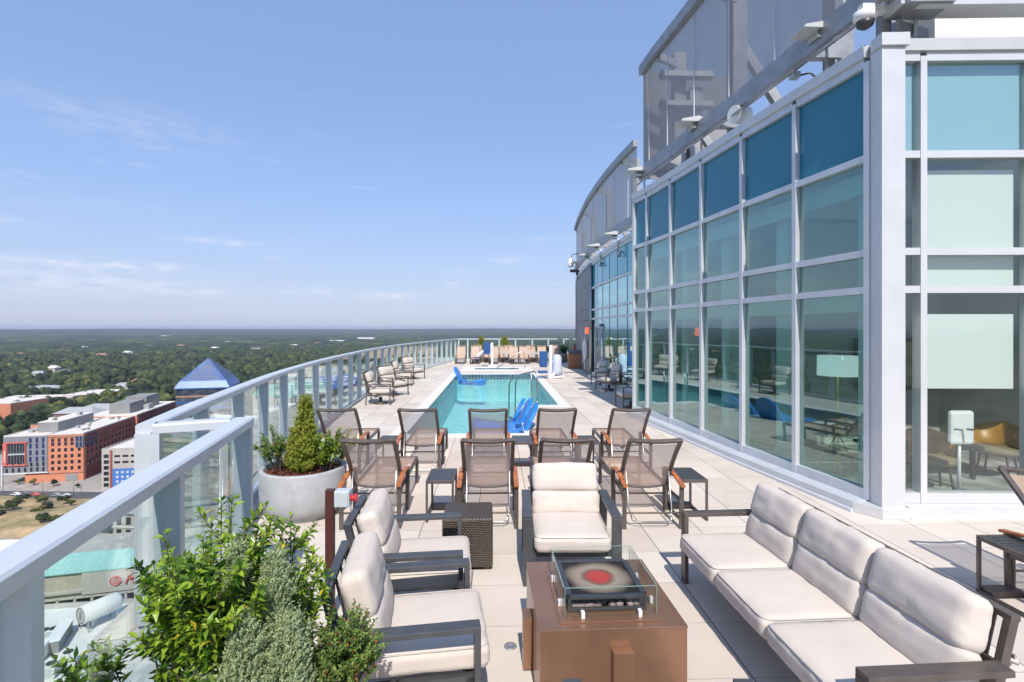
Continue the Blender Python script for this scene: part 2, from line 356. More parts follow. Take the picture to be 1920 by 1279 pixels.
def brickpat(name, c1, c2, cm, bw, rh, mort, rough=.7, offset=.5, bumpd=.0, rot=None):
    m = bpy.data.materials.new(name); m.use_nodes = True; n = m.node_tree.nodes; l = m.node_tree.links
    p = n['Principled BSDF']; p.inputs['Roughness'].default_value = rough
    tc = n.new('ShaderNodeTexCoord'); b = n.new('ShaderNodeTexBrick'); b.offset = offset; b.inputs['Scale'].default_value = 1
    mpn = n.new('ShaderNodeMapping'); l.new(tc.outputs['Object'], mpn.inputs[0])
    if rot: mpn.inputs['Rotation'].default_value = rot
    if rot is None:
        sx = n.new('ShaderNodeSeparateXYZ'); l.new(tc.outputs['Object'], sx.inputs[0]); ad = n.new('ShaderNodeMath'); l.new(sx.outputs[0], ad.inputs[0]); l.new(sx.outputs[1], ad.inputs[1])
        cs = n.new('ShaderNodeCombineXYZ'); l.new(ad.outputs[0], cs.inputs[0]); l.new(sx.outputs[2], cs.inputs[1])
        sn = n.new('ShaderNodeSeparateXYZ'); l.new(tc.outputs['Normal'], sn.inputs[0]); ab = n.new('ShaderNodeMath'); ab.operation = 'GREATER_THAN'; ab.inputs[1].default_value = .7; l.new(sn.outputs[2], ab.inputs[0])
        mv = n.new('ShaderNodeMix'); mv.data_type = 'VECTOR'; l.new(ab.outputs[0], mv.inputs[0]); l.new(cs.outputs[0], mv.inputs[4]); l.new(tc.outputs['Object'], mv.inputs[5]); l.new(mv.outputs[1], mpn.inputs[0])
    b.inputs['Brick Width'].default_value = bw; b.inputs['Row Height'].default_value = rh; b.inputs['Mortar Size'].default_value = mort
    b.inputs['Color1'].default_value = (*c1,1); b.inputs['Color2'].default_value = (*c2,1); b.inputs['Mortar'].default_value = (*cm,1)
    l.new(mpn.outputs[0], b.inputs[0]); l.new(b.outputs['Color'], p.inputs['Base Color'])
    if bumpd:
        bp = n.new('ShaderNodeBump'); bp.invert = True; bp.inputs['Distance'].default_value = bumpd; bp.inputs['Strength'].default_value = .8
        l.new(b.outputs['Fac'], bp.inputs['Height']); l.new(bp.outputs[0], p.inputs['Normal'])
    return m
M['pooltile'] = brickpat('waterline_tile', (.02,.07,.12), (.06,.16,.22), (.3,.35,.38), .15, .15, .012, .25, 0, rot=(R(90),0,0))
M['wicker'] = brickpat('bronze_wicker', (.135,.105,.075), (.20,.16,.12), (.02,.016,.012), .03, .016, .0045, .5, .5, .004)
def field_mat():
    m = bpy.data.materials.new('open_ground'); m.use_nodes = True; n = m.node_tree.nodes; l = m.node_tree.links
    p = n['Principled BSDF']; p.inputs['Roughness'].default_value = .95
    tc = n.new('ShaderNodeTexCoord')
    def nzz(s, d=6):
        t = n.new('ShaderNodeTexNoise'); t.inputs['Scale'].default_value = s; t.inputs['Detail'].default_value = d; l.new(tc.outputs['Object'], t.inputs[0]); return t
    r = n.new('ShaderNodeValToRGB'); e = r.color_ramp.elements; e[0].position = .35; e[0].color = (.05,.065,.03,1); e[1].position = .7; e[1].color = (.19,.165,.12,1)
    x = e.new(.52); x.color = (.085,.095,.05,1)
    l.new(nzz(.012, 10).outputs['Fac'], r.inputs[0]); l.new(r.outputs[0], p.inputs['Base Color']); return m
M['ground'] = field_mat()
M['dirt'] = mat('sandy_field', (.46,.33,.19), .95, 0, .16, .3, two=(.16,.15,.06), detail=12, bump=1.0, bump_s=.8)
M['asphalt'] = mat('asphalt', (.085,.085,.09), .9, 0, .3, .2)
M['pave_far'] = mat('pale_street', (.34,.31,.28), .9, 0, .2, .15)
def canopy_mat(name, use_random=False, sc_=.035):
    m = bpy.data.materials.new(name); m.use_nodes = True; n = m.node_tree.nodes; l = m.node_tree.links
    p = n['Principled BSDF']; p.inputs['Roughness'].default_value = .85; p.inputs['Specular IOR Level'].default_value = .2
    tc = n.new('ShaderNodeTexCoord'); g = n.new('ShaderNodeNewGeometry')
    t = n.new('ShaderNodeTexNoise'); t.inputs['Scale'].default_value = sc_; t.inputs['Detail'].default_value = 9; t.inputs['Roughness'].default_value = .7
    l.new(g.outputs['Position'], t.inputs[0])
    r = n.new('ShaderNodeValToRGB'); e = r.color_ramp.elements
    e[0].position = .37; e[0].color = (.010,.021,.011,1); e[1].position = .73; e[1].color = (.23,.215,.055,1)
    x = e.new(.48); x.color = (.027,.046,.018,1); x = e.new(.58); x.color = (.068,.088,.026,1)
    if use_random:
        oi = n.new('ShaderNodeObjectInfo'); ad = n.new('ShaderNodeMath'); ad.operation = 'MULTIPLY_ADD'; ad.inputs[1].default_value = .30; ad.inputs[2].default_value = -.15
        l.new(oi.outputs['Random'], ad.inputs[0]); a2 = n.new('ShaderNodeMath'); a2.operation = 'ADD'; l.new(ad.outputs[0], a2.inputs[0]); l.new(t.outputs['Fac'], a2.inputs[1]); l.new(a2.outputs[0], r.inputs[0])
    else: l.new(t.outputs['Fac'], r.inputs[0])
    l.new(r.outputs[0], p.inputs['Base Color']); return m
M['canopy'] = canopy_mat('tree_foliage', True, .12)
M['forest'] = canopy_mat('woodland_foliage', False, .03)
M['far_forest'] = canopy_mat('distant_woodland', False, .006)

# ------------------------------------------------------------------ terrain (deck is z = 0, street about 82 m below)
GZ = -82.0
g = MB(); n = 96; RR = 19500
V = [(0,0,GZ)]+[(RR*math.cos(2*math.pi*k/n), RR*math.sin(2*math.pi*k/n), GZ) for k in range(n)]
g.add(V, [(0, k+1, (k+1) % n+1) for k in range(n)]); struct('ground', g, M['ground'])

def polar(name, r0, r1, nr, a0, a1, na, hf, m, kind):
    rs = r0*(r1/r0)**np.linspace(0, 1, nr); az = np.radians(np.linspace(a0, a1, na))
    Rg, A = np.meshgrid(rs, az, indexing='ij'); X = Rg*np.sin(A); Y = Rg*np.cos(A); Z = hf(X, Y, Rg)
    co = np.stack([X, Y, Z], -1).reshape(-1, 3)
    i = np.arange((nr-1)*(na-1)); a = (i//(na-1))*na + i % (na-1)
    fc = np.stack([a, a+1, a+na+1, a+na], -1)
    me = bpy.data.meshes.new(name); me.vertices.add(len(co)); me.vertices.foreach_set('co', co.ravel())
    me.loops.add(fc.size); me.loops.foreach_set('vertex_index', fc.ravel().astype(np.int32)); me.polygons.add(len(fc))
    me.polygons.foreach_set('loop_start', np.arange(len(fc), dtype=np.int32)*4); me.polygons.foreach_set('loop_total', np.full(len(fc), 4, dtype=np.int32))
    me.update(); me.validate(); me.materials.append(m); o = bpy.data.objects.new(name, me); COL.objects.link(o); o['kind'] = kind; return o
rng = np.random.default_rng(3)
def vnoise(X, Y, s, seed):
    x = X/s; y = Y/s; xi = np.floor(x).astype(int); yi = np.floor(y).astype(int); fx = x-xi; fy = y-yi
    fx = fx*fx*(3-2*fx); fy = fy*fy*(3-2*fy)
    def h(a, b):
        q = (a*374761393 + b*668265263 + seed*1442695) & 0x7fffffff; q = ((q ^ (q >> 13))*1274126177) & 0x7fffffff; return ((q ^ (q >> 16)) & 0xffff)/65535.0
    return (h(xi, yi)*(1-fx)+h(xi+1, yi)*fx)*(1-fy)+(h(xi, yi+1)*(1-fx)+h(xi+1, yi+1)*fx)*fy
def relief(X, Y, Rg):
    t = np.clip((Rg-1500)/6000, 0, 1)
    return t*(vnoise(X, Y, 2600, 5)*34+vnoise(X, Y, 900, 9)*14-16)
def wood_h(X, Y, Rg):
    return GZ+5+relief(X, Y, Rg)+vnoise(X, Y, 22, 1)*10+vnoise(X, Y, 60, 2)*9-4*np.clip(1-(Rg-1900)/300, 0, 1)
def hill_h(X, Y, Rg):
    t = np.clip((Rg-4900)/2800, 0, 1)*np.clip((18500-Rg)/3500, 0, 1)
    return GZ-12+t*(52+vnoise(X, Y, 3000, 21)*58+vnoise(X, Y, 900, 23)*12+vnoise(X, Y, 60, 3)*5)
o = polar('distant_woodland', 1900, 9500, 330, -60, 14, 760, wood_h, M['far_forest'], 'stuff'); tag(o, 'far-off wooded plain fading to blue towards the horizon', 'woodland')
o = polar('side_woodland', 420, 6000, 120, -178, -58, 420, wood_h, M['far_forest'], 'stuff'); tag(o, 'wooded plain reflected in the glass facade', 'woodland')
polar('hills', 4800, 18500, 90, -180, 16, 420, hill_h, M['far_forest'], 'structure')

# ------------------------------------------------------------------ trees
def ico(sub=1):
    b = bmesh.new(); bmesh.ops.create_icosphere(b, subdivisions=sub, radius=1); v = [tuple(x.co) for x in b.verts]; f = [tuple(q.index for q in y.verts) for y in b.faces]; b.free(); return v, f
I1, I2 = ico(1), ico(2)
def crown_mb(seed, rad, ht, lobes, conif=False):
    rnd = random.Random(seed); mb = MB(); cents = []
    for k in range(lobes):
        if conif:
            t = (k+.5)/lobes; z = ht*(.22+.75*t); q = rad*(1-t)*.55; a = rnd.uniform(0, 6.28)
            cents.append((q*math.cos(a)*.7, q*math.sin(a)*.7, z, rad*(1.05-t)*.62))
        else:
            a = rnd.uniform(0, 6.28); q = rad*math.sqrt(rnd.random())*.62; z = ht*(.42+.42*rnd.random()*(1-(q/rad)**2))
            cents.append((q*math.cos(a), q*math.sin(a), z, rad*rnd.uniform(.30,.48)))
    for (x, y, z, r) in cents:
        v, f = I1; off = Vector((rnd.random()*50,)*3); P = []
        for p in v:
            p = Vector(p); k = r*(.8+.38*noise.noise(p*1.7+off)); P.append((x+p.x*k, y+p.y*k, z+p.z*k*.85))
        mb.add(P, f)
        for _ in range(46):
            d = Vector((rnd.gauss(0,1), rnd.gauss(0,1), rnd.gauss(.25,1))).normalized(); c = Vector((x,y,z))+Vector((d.x, d.y, d.z*.85))*r*rnd.uniform(.78,1.12)
            s = rad*rnd.uniform(.055,.12); t1 = d.orthogonal().normalized(); t2 = d.cross(t1); q = Matrix.Rotation(rnd.uniform(0,6.3), 3, d+Vector((0,0,.01)))
            t1 = q @ t1; t2 = q @ t2; tl = d*rnd.uniform(-.5,.5)
            mb.add([c-t1*s-t2*s*.6, c+t1*s-t2*s*.5+tl*s, c+t1*s*.5+t2*s-tl*s, c-t1*s*.8+t2*s*.7], [(0,1,2,3)])
    return mb
def trunk_mb(ht, r):
    mb = MB(); mb.tube([(0,0,0),(.05*r,0,ht*.25),(.2*r,.1*r,ht*.5),(0,0,ht*.72)], [r, r*.75, r*.5, r*.2], 6)
    for k in range(4):
        a = k*1.6+.4; mb.tube([(0,0,ht*.32+k*.3), (math.cos(a)*ht*.13, math.sin(a)*ht*.13, ht*.5+k*.3), (math.cos(a)*ht*.22, math.sin(a)*ht*.22, ht*.62)], [r*.4, r*.25, r*.1], 5)
    return mb
TREES = []
for i in range(6):
    ht = (13, 11, 14, 10, 12, 9)[i]; rd = (6.5, 5.6, 7.0, 5.0, 3.2, 4.6)[i]
    TREES.append((mesh('crown', crown_mb(10+i, rd, ht, (15, 13, 17, 12, 10, 11)[i], i == 4), False), mesh('trunk', trunk_mb(ht, .38)), ht, rd))
for c, t, _, _ in TREES: c.materials.append(M['canopy']); t.materials.append(M['bark'])
KEEP = []      # rectangles (cam x0,x1,d0,d1) kept free of trees
def free(x, d):
    return not any(a < x < b and c < d < e for a, b, c, e in KEEP)
TREE_N = 0
SIZEW = ['spreading dark green', 'round mid green', 'broad olive green', 'small rounded', 'narrow pointed', 'low bushy']
def tree(xc, d, k, s, lbl, cat='tree', group=None, z=GZ):
    c, t, ht, rd = TREES[k]
    e = thing('broad_tree' if k != 4 else 'conifer_tree', lbl, cat, W(xc, d, z), random.uniform(0, 6.28), group); e.scale = (s, s, s*random.uniform(.85,1.1))
    obj('crown', c, None, e); obj('trunk', t, None, e); return e
ORD = ['first','second','third','fourth','fifth','sixth','seventh','eighth','ninth','tenth','eleventh','twelfth','thirteenth','fourteenth','fifteenth','sixteenth','seventeenth','eighteenth','nineteenth','twentieth']
def ordn(i): return ORD[i] if i < 20 else '%dth' % (i+1)
# ------------------------------------------------------------------ the city below
def X_(px, d): return (px-960)/960*d
def Z_(py, d): return 2.2-(py-617)*d/960
C_ = {}
def cm(name, col, rough=.8, **k):
    if name not in C_: C_[name] = mat(name, col, rough, 0, k.pop('ns', .15), k.pop('na', .08), **k)
    return C_[name]
cm('orange_brick', (.58,.225,.125)); cm('red_brick', (.30,.085,.06)); cm('deep_red_brick', (.17,.028,.028)); cm('grey_cladding', (.21,.22,.25)); cm('white_roof', (.66,.62,.57))
cm('grey_metal_box', (.25,.25,.245)); cm('cream_wall', (.48,.45,.40)); cm('pale_wall', (.60,.61,.62)); cm('dark_roof', (.09,.095,.105)); cm('metal_roof', (.34,.35,.36)); cm('tile_roof', (.36,.19,.13))
cm('coral_frame', (.62,.13,.10)); cm('bright_blue_panel', (.05,.17,.50)); cm('garage_concrete', (.43,.41,.38)); cm('white_paint', (.72,.72,.72)); cm('rooftop_white', (.70,.69,.66))
cm('teal_panel', (.20,.46,.43)); cm('brown_wall', (.27,.16,.12)); cm('tan_wall', (.42,.36,.30)); cm('slate_wall', (.16,.17,.19))
M['win'] = mat('dark_window', (.012,.016,.028), .12, spec=.8); M['blueglass'] = mat('blue_mirror_glass', (.025,.085,.27), .4, .1, .12, .3, two=(.045,.13,.38))
M['mirror_band'] = mat('mirrored_band', (.03,.05,.10), .08, .75, .35, .5, two=(.20,.24,.30), detail=6)
M['winblue'] = mat('blue_tinted_window', (.015,.025,.11), .15, spec=.8)
WM = {}
def win_mesh(w, h, m, depth=.25):
    k = (round(w,2), round(h,2), m)
    if k not in WM:
        b = MB(); b.box((0,0,0), (w, depth, h)); b.box((0,-.02,0), (w*.07, depth, h)) if False else None
        me = mesh('window', b); me.materials.append(M[m]); WM[k] = me
    return WM[k]
class Bld:
    def __init__(s, name, label, xc, d, w, dep, ztop, rz=0, cat='building', group=None, zb=GZ):
        s.e = thing(name, label, cat, W(xc, d, zb), -TH+rz, group); s.w = w; s.dep = dep; s.h = ztop-zb
        KEEP.append((xc-8, xc+w+8, d-6, d+dep+8)); s.nw = 0; s.extra = None
    def box(s, name, c, dd, m, bevel=0):
        b = MB(); b.box(c, dd); return obj(name, b, C_.get(m) or M[m], s.e)
    def body(s, m, x0=0, x1=None, y0=0, y1=None, z0=0, z1=None, name='wall'):
        x1 = s.w if x1 is None else x1; y1 = s.dep if y1 is None else y1; z1 = s.h if z1 is None else z1
        return s.box(name, ((x0+x1)/2, (y0+y1)/2, (z0+z1)/2), (x1-x0, y1-y0, z1-z0), m)
    def roof(s, m, x0=0, x1=None, y0=0, y1=None, z=None, par=.6, pm=None):
        x1 = s.w if x1 is None else x1; y1 = s.dep if y1 is None else y1; z = s.h if z is None else z
        s.box('roof', ((x0+x1)/2, (y0+y1)/2, z+.1), (x1-x0-.1, y1-y0-.1, .2), m)
        if par:
            b = MB(); t = .35; zz = z+par/2
            b.box(((x0+x1)/2, y0+t/2, zz), (x1-x0, t, par)); b.box(((x0+x1)/2, y1-t/2, zz), (x1-x0, t, par))
            b.box((x0+t/2, (y0+y1)/2, zz), (t, y1-y0-2*t, par)); b.box((x1-t/2, (y0+y1)/2, zz), (t, y1-y0-2*t, par))
            obj('parapet', b, C_[pm or m], s.e)
    def win(s, face, us, zs, w, h, m='win', off=.08, y0=0, x1=None, xl=0):
        x1 = s.w if x1 is None else x1
        for z in zs:
            for u in us:
                if s.nw >= 99:
                    if s.extra is None: s.extra = MB()
                    if face == 'front': s.extra.box((u, y0-off+.12, z), (w, .25, h))
                    else: s.extra.box((x1+off-.12, u, z), (.25, w, h))
                    s.xm = m; continue
                o = bpy.data.objects.new('window', win_mesh(w, h, m)); COL.objects.link(o); o.parent = s.e; s.nw += 1
                if face == 'front': o.location = (u, y0-off+.12, z)
                elif face == 'right': o.location = (x1+off-.12, u, z); o.rotation_euler = (0, 0, R(90))
                else: o.location = (xl-off+.12, u, z); o.rotation_euler = (0, 0, R(90))
    def clutter(s, n, x0, x1, y0, y1, z, seed=1):
        rnd = random.Random(seed)
        for k in range(n):
            w_, d_, h_ = rnd.uniform(1.0,3.0), rnd.uniform(1.0,3.2), rnd.uniform(.7,1.7); s.box('roof_unit', (rnd.uniform(x0,x1), rnd.uniform(y0,y1), z+.2+h_/2), (w_, d_, h_), rnd.choice(['metal_roof','grey_metal_box','rooftop_white','cream_wall']))
    def done(s):
        if s.extra is not None: o = obj('window', s.extra, M[s.xm], s.e); o['kind'] = 'stuff'
def fr(a, b, n): return [a+(b-a)*(i+.5)/n for i in range(n)]

# grey, orange and brick office block
zt = -56.3
B = Bld('office_block', 'grey clad office block with dark windows and a coral framed bay', -275.2, 277, 25.6, 52, zt, R(12)); B.e.scale = (.8, 1, 1)
B.body('grey_cladding', z0=5.5); B.body('orange_brick', x0=12, x1=25.5, y0=.6, y1=30, z0=0, z1=5.5); B.roof('white_roof', par=.7, pm='white_roof')
for x, z, ww, hh in ((1.2, 16.3, 2.2, 12.4), (8.2, 22.4, 11.8, .5), (8.2, 10.2, 11.8, .6), (13.0, 16.3, .5, 12.2)): B.box('bay_frame', (x, -.3, z), (ww, .8, hh), 'coral_frame')
B.win('front', fr(2.6, 12.6, 6), [13.4, 19.3], 1.35, 4.9); B.box('transom', (7.6, -.16, 15.9), (10, .12, .25), 'white_paint')
B.win('front', [15.6, 19.4, 23.1], [13, 16.6, 20.2, 23.4], 1.5, 2.7, 'winblue'); B.win('front', fr(.2, 25, 7), [7.4, 10.2], 1.4, 2.2)
b = MB(); b.box((-.2,-.5,5.3), (.5,.8,10.6)); b.box((.9+12,-.25,5.6), (26.4,.7,.35)); obj('canopy_frame', b, C_['white_paint'], B.e)
for k in range(7): 
    b = MB(); b.box((1.2, -.72, 12.6+k*.85), (.62, .06, .55 if k < 6 else 1.0)); obj('sign_letter', b, C_['white_paint'], B.e)
B.box('penthouse', (18+1.5, 12+14, B.h+3), (12, 34, 5.6), 'grey_metal_box'); B.box('penthouse_roof', (19.5, 26, B.h+5.9), (12.4, 34.4, .3), 'white_roof'); B.clutter(5, 3, 11, 8, 48, B.h, 3); B.clutter(3, 15, 23, 14, 40, B.h+6, 5); B.done()
B = Bld('office_block', 'orange brick office block with square windows and a dark red side wing', -255.4, 281.6, 20.2, 60, zt, R(13)); B.e.scale = (.84, 1, 1)
B.body('orange_brick', y1=2.5, z1=B.h-.2); B.body('deep_red_brick', y0=2.5, z1=11); B.body('red_brick', y0=2.5, z0=11)
B.roof('white_roof', par=.7)
B.win('front', fr(1, 15.5, 4), [7.2, 10.6, 14, 17.4, 20.7, 24.1-1.2], 1.7, 1.9); B.win('front', [17.8], [7.2, 10.6, 14, 17.4], 1.7, 1.9)
B.box('corner_glazing', (17.9, -.1, 21.6), (4.7, .6, 6.4), 'slate_wall'); B.win('front', [16.8, 18.9], [20.1, 23.2], 1.4, 2.6, 'winblue', off=.45)
B.win('right', fr(1, 14, 6), [21.6], 1.3, 6.0, 'mirror_band'); B.win('right', fr(2, 58, 13), [8, 11.4, 14.8, 18.2], 1.7, 1.8); B.win('right', fr(16, 58, 10), [21.6], 1.7, 1.8)
B.box('loading_door', (13.5, -.05, 2), (7, .3, 3.6), 'grey_metal_box'); B.clutter(9, 4, 17, 8, 56, B.h, 8)
for z in (4.6, 24.6): B.box('cornice', (10.1, -.12, z), (20.3, .35, .35), 'brown_wall')
B.done()
B = Bld('office_block', 'further orange brick block with grey rooftop plant room behind the first pair', -281, 335, 31, 66, -55.6, R(14))
B.body('orange_brick', y1=2.5); B.body('red_brick', y0=2.5); B.roof('white_roof', par=.7)
B.win('front', [28.5], [7, 10.6, 14.2, 17.8, 21.4], 1.9, 2.1); B.win('right', fr(2, 64, 14), [14.2, 17.8, 21.4], 1.7, 1.9)
B.box('plant_room', (17, 20, B.h+3.6), (12, 22, 7), 'grey_metal_box'); B.box('plant_room', (17, 44, B.h+4.4), (13, 22, 8.6), 'grey_metal_box'); B.box('roof_unit', (25, 32, B.h+1.8), (4, 8, 3.4), 'metal_roof'); B.done()
# parking garage
B = Bld('parking_garage', 'concrete parking garage with a blue and white chequered panel', -214.8, 268, 26, 40, -61.5, R(9))
B.body('garage_concrete'); B.roof('white_roof', par=1.0, pm='garage_concrete')
B.win('front', [2.2], fr(1, 19, 6), 2.4, 1.9); B.box('stair_pier', (4.6, -.3, B.h/2), (.9, .6, B.h), 'red_brick'); B.box('stair_pier', (17.8, -.3, B.h/2), (1, .6, B.h), 'red_brick')
B.box('blue_panel', (11, -.35, 5.4), (11, .4, 10.8), 'bright_blue_panel')
B.win('front', fr(6.5, 16.2, 4), [1.8, 4.2, 6.6, 9.0], 1.3, 1.3, 'graybox', off=.62)
B.win('front', fr(5.4, 17.2, 3), [14.2, 17.4], 2.8, 1.1); B.win('front', fr(19, 25, 2), [6, 10, 14.2, 17.4], 2.2, 1.1); B.done()
# glass pyramid tower
d0 = 352
B = Bld('glass_tower', 'dark mirrored office tower topped by a stepped blue glass pyramid', X_(330, d0), d0, 32, 34, -36.5, R(17))
B.body('mirror_band', z1=B.h-3); B.body('blueglass', x0=-.6, x1=32.6, y0=-.6, y1=34.6, z0=B.h-3, z1=B.h-2.2)
b = MB(); zz = B.h-2.2; NS = 10; hp = 19.5
b.add([(-1,-1,zz),(33,-1,zz),(33,35,zz),(-1,35,zz),(1.5,1.5,zz+4.6),(30.5,1.5,zz+4.6),(30.5,32.5,zz+4.6),(1.5,32.5,zz+4.6)], [(0,1,5,4),(1,2,6,5),(2,3,7,6),(3,0,4,7),(4,5,6,7),(0,3,2,1)])
for k in range(NS):
    t = k/NS; t2 = (k+1)/NS; a = 1.5+14*t; z0 = zz+4.6+(hp-4.6)*t; z1 = z0+(hp-4.6)/NS*.8
    x1, y1 = 32-a, 34-a; c = .9
    b.add([(a,a,z0),(x1,a,z0),(x1,y1,z0),(a,y1,z0),(a+c,a+c,z1),(x1-c,a+c,z1),(x1-c,y1-c,z1),(a+c,y1-c,z1)], [(0,1,5,4),(1,2,6,5),(2,3,7,6),(3,0,4,7),(4,5,6,7)])
obj('pyramid_roof', b, M['blueglass'], B.e)
b = MB()
for k in range(NS):
    t = (k+.9)/NS; a = 1.5+14*t; z0 = zz+4.6+(hp-4.6)*t
    b.box((16, a-.6, z0-.1), (max(1.5,(32-2*a)*.85), .35, .35)); b.box((32-a+.6, 17, z0-.1), (.35, max(1.5,(34-2*a)*.85), .35))
    if k < 7:
        for q in range(5): b.box((16+(q-2)*(32-2*a)*.12, a-1.1, z0-.8), (.22, .25, 1.3))
obj('glazing_ledge', b, C_['metal_roof'], B.e)
for k in range(8):
    z = B.h-8-k*4.1; b = MB(); b.box((16,17,z), (32.5,34.5,1.1)); obj('floor_band', b, M['blueglass'] if k % 3 else C_['tile_roof'], B.e)
b = MB(); b.box((-6,14,12), (12,20,24)); obj('side_wing', b, M['mirror_band'], B.e)
for k in range(5): b = MB(); b.box((-6,14,6+k*4.3), (12.4,20.4,1.2)); obj('floor_band', b, C_['tile_roof'], B.e)
# low buildings among the trees
def low(label, px0, px1, py, d, dep, wall, roof, rz=0, hip=0, nwin=0, name='low_building', par=.5, zt=None):
    zt = Z_(py, d) if zt is None else zt; x0 = X_(px0, d); w_ = X_(px1, d)-x0
    B = Bld(name, label, x0, d, w_, dep, zt, rz)
    B.body(wall)
    if hip:
        b = MB(); h = B.h; e = .8
        b.add([(-e,-e,h),(w_+e,-e,h),(w_+e,dep+e,h),(-e,dep+e,h),(min(dep,w_)*.35,dep/2,h+hip),(w_-min(dep,w_)*.35,dep/2,h+hip)], [(0,1,5,4),(1,2,5),(2,3,4,5),(3,0,4),(0,3,2,1)]); obj('roof', b, C_[roof], B.e)
    else: B.roof(roof, par=par)
    if nwin:
        B.win('front', fr(1, w_-1, nwin), [z for z in (B.h-2.6, B.h-6) if z > 1.5], 1.6, 1.6)
        B.win('right', fr(2, dep-2, max(2, nwin//2)), [z for z in (B.h-2.6, B.h-6) if z > 1.5], 1.6, 1.6)
    if not hip and w_ > 14 and d < 1200: B.clutter(4, 3, w_-3, 3, dep-3, B.h, int(px0*7+d))
    B.done(); return B
low('low orange walled building with a dark flat roof, left of the grey block roof', 57, 112, 797, 345, 22, 'orange_brick', 'dark_roof', R(12), nwin=3)
low('terracotta walled building with a pale roof at the left edge of the view', -60, 20, 757, 440, 36, 'orange_brick', 'white_roof', 0)
low('long brick building with a pale flat roof behind the dark tree clump', 118, 186, 741, 540, 46, 'brown_wall', 'white_roof', R(8), nwin=6)
low('small gabled building with grey roof and brick turret behind the white roof', 100, 168, 776, 398, 16, 'brown_wall', 'metal_roof', R(5), hip=4)
low('grey hipped roof of a wide low hall', 140, 205, 769, 432, 22, 'tan_wall', 'metal_roof', 0, hip=4)
low('wide pale roofed hall left of the brick building', 20, 100, 733, 620, 46, 'tan_wall', 'metal_roof', R(-6), hip=5)
low('low hall with a pinkish roof end beside the wide pale hall', -6, 44, 737, 600, 36, 'coral_frame', 'metal_roof', 0, hip=6)
low('long flat pale roof in front of the wide hall', 0, 120, 747, 520, 20, 'tan_wall', 'white_roof', R(10))
low('white roofed shed between the brick building and the glass tower', 190, 236, 738, 600, 38, 'pale_wall', 'white_roof', R(5))
low('house with a red tiled roof among the trees', 240, 268, 718, 760, 16, 'tan_wall', 'tile_roof', R(14), hip=5, name='house')
low('grey roofed house left of the red tiled roof', 210, 240, 725, 720, 16, 'tan_wall', 'metal_roof', 0, hip=5, name='house')
low('pale flat roofed building just left of the glass tower', 286, 315, 729, 660, 22, 'cream_wall', 'white_roof', 0)
low('low pale building right of the glass tower behind the trees', 442, 500, 697, 980, 30, 'cream_wall', 'white_roof', R(4))
low('distant long white building below the horizon', 670, 700, 633, 3300, 60, 'white_paint', 'white_paint', 0, par=0)
low('distant white shed left of the long white building', 618, 644, 638, 2900, 50, 'white_paint', 'metal_roof', 0, par=0)
low('distant small white block in the left of the plain', 302, 310, 629, 4200, 60, 'white_paint', 'white_paint', 0, par=0)
HPX = [90,112,180,230,268,330,395,470,500,545,420,590,150,60,30]
for k, (px, py, d, wd) in enumerate([(90,690,900,16),(112,700,820,14),(180,670,1350,24),(230,665,1500,26),(268,652,2000,30),(330,650,2100,34),(395,655,1850,30),(470,658,1750,30),(500,648,2300,40),(545,650,2150,30),(420,642,2700,44),(590,645,2500,36),(150,655,1900,26),(60,706,780,14),(30,668,1400,20)]):
    x = X_(px, d); B = Bld('house', 'tiny %s roofed house in the wooded plain' % ('pale','grey','red')[k % 3], x, d, wd*.9, wd*.6, GZ+16, random.uniform(-.5,.5), group='distant houses among the trees')
    B.e['label'] = ['pale','grey','red'][k % 3]+' roofed house in the wooded plain, %s speck from the left' % ordn(sorted(range(15), key=lambda q: HPX[q]).index(k))
    B.body('cream_wall'); m = ('rooftop_white','metal_roof','tile_roof')[k % 3]
    b = MB(); W_, D_ = B.w, B.dep; h = B.h; b.add([(-1,-1,h),(W_+1,-1,h),(W_+1,D_+1,h),(-1,D_+1,h),(0,D_/2,h+4),(W_,D_/2,h+4)], [(0,1,5,4),(1,2,5),(2,3,4,5),(3,0,4),(0,3,2,1)]); obj('roof', b, C_[m], B.e)
# buildings seen between the balustrade posts
B = Bld('apartment_building', 'white apartment building with a grid of windows seen between the balustrade posts', X_(556, 300), 300, 32, 24, Z_(742, 300), R(-3)); B.body('pale_wall'); B.roof('rooftop_white', par=.8)
B.win('front', fr(1, 31, 10), [B.h-3-3.4*k for k in range(7)], 1.5, 1.7); B.win('right', fr(1, 23, 5), [B.h-3-3.4*k for k in range(5)], 1.5, 1.7); B.box('roof_unit', (14, 12, B.h+2), (16, 8, 3.6), 'white_paint'); B.done()
B = Bld('apartment_building', 'second white apartment building behind the gridded one', X_(650, 345), 345, 26, 30, Z_(738, 345), 0); B.body('pale_wall'); B.roof('rooftop_white', par=.8)
B.win('front', fr(1, 25, 7), [B.h-3-3.6*k for k in range(6)], 1.6, 1.8); B.done()
B = Bld('apartment_tower', 'cream tower with a slate side wall behind the large conifer planter', X_(478, 215), 215, 8, 20, Z_(772, 215), R(-8)); B.body('cream_wall', x1=5); B.body('slate_wall', x0=5); B.roof('rooftop_white', par=.8)
B.win('front', [1.4, 3.6], [B.h-3-3.4*k for k in range(9)], 1.1, 1.6); B.win('right', fr(1, 19, 5), [B.h-3-3.4*k for k in range(9)], 1.8, 1.6); B.done()
B = Bld('civic_hall', 'long cream hall with a teal and blue curved roof seen through the balustrade', X_(474, 250), 250, 20, 70, Z_(745, 250), R(-12)); B.body('cream_wall'); B.roof('cream_wall', par=0)
b = MB(); b.sweep([(-11,0),(-8,3.6),(-3,5.6),(3,5.6),(8,3.6),(11,0)], (10,0,B.h+.2), (10,34,B.h+.2), (1,0,0), (0,0,1)); obj('curved_roof', b, C_['teal_panel'], B.e)
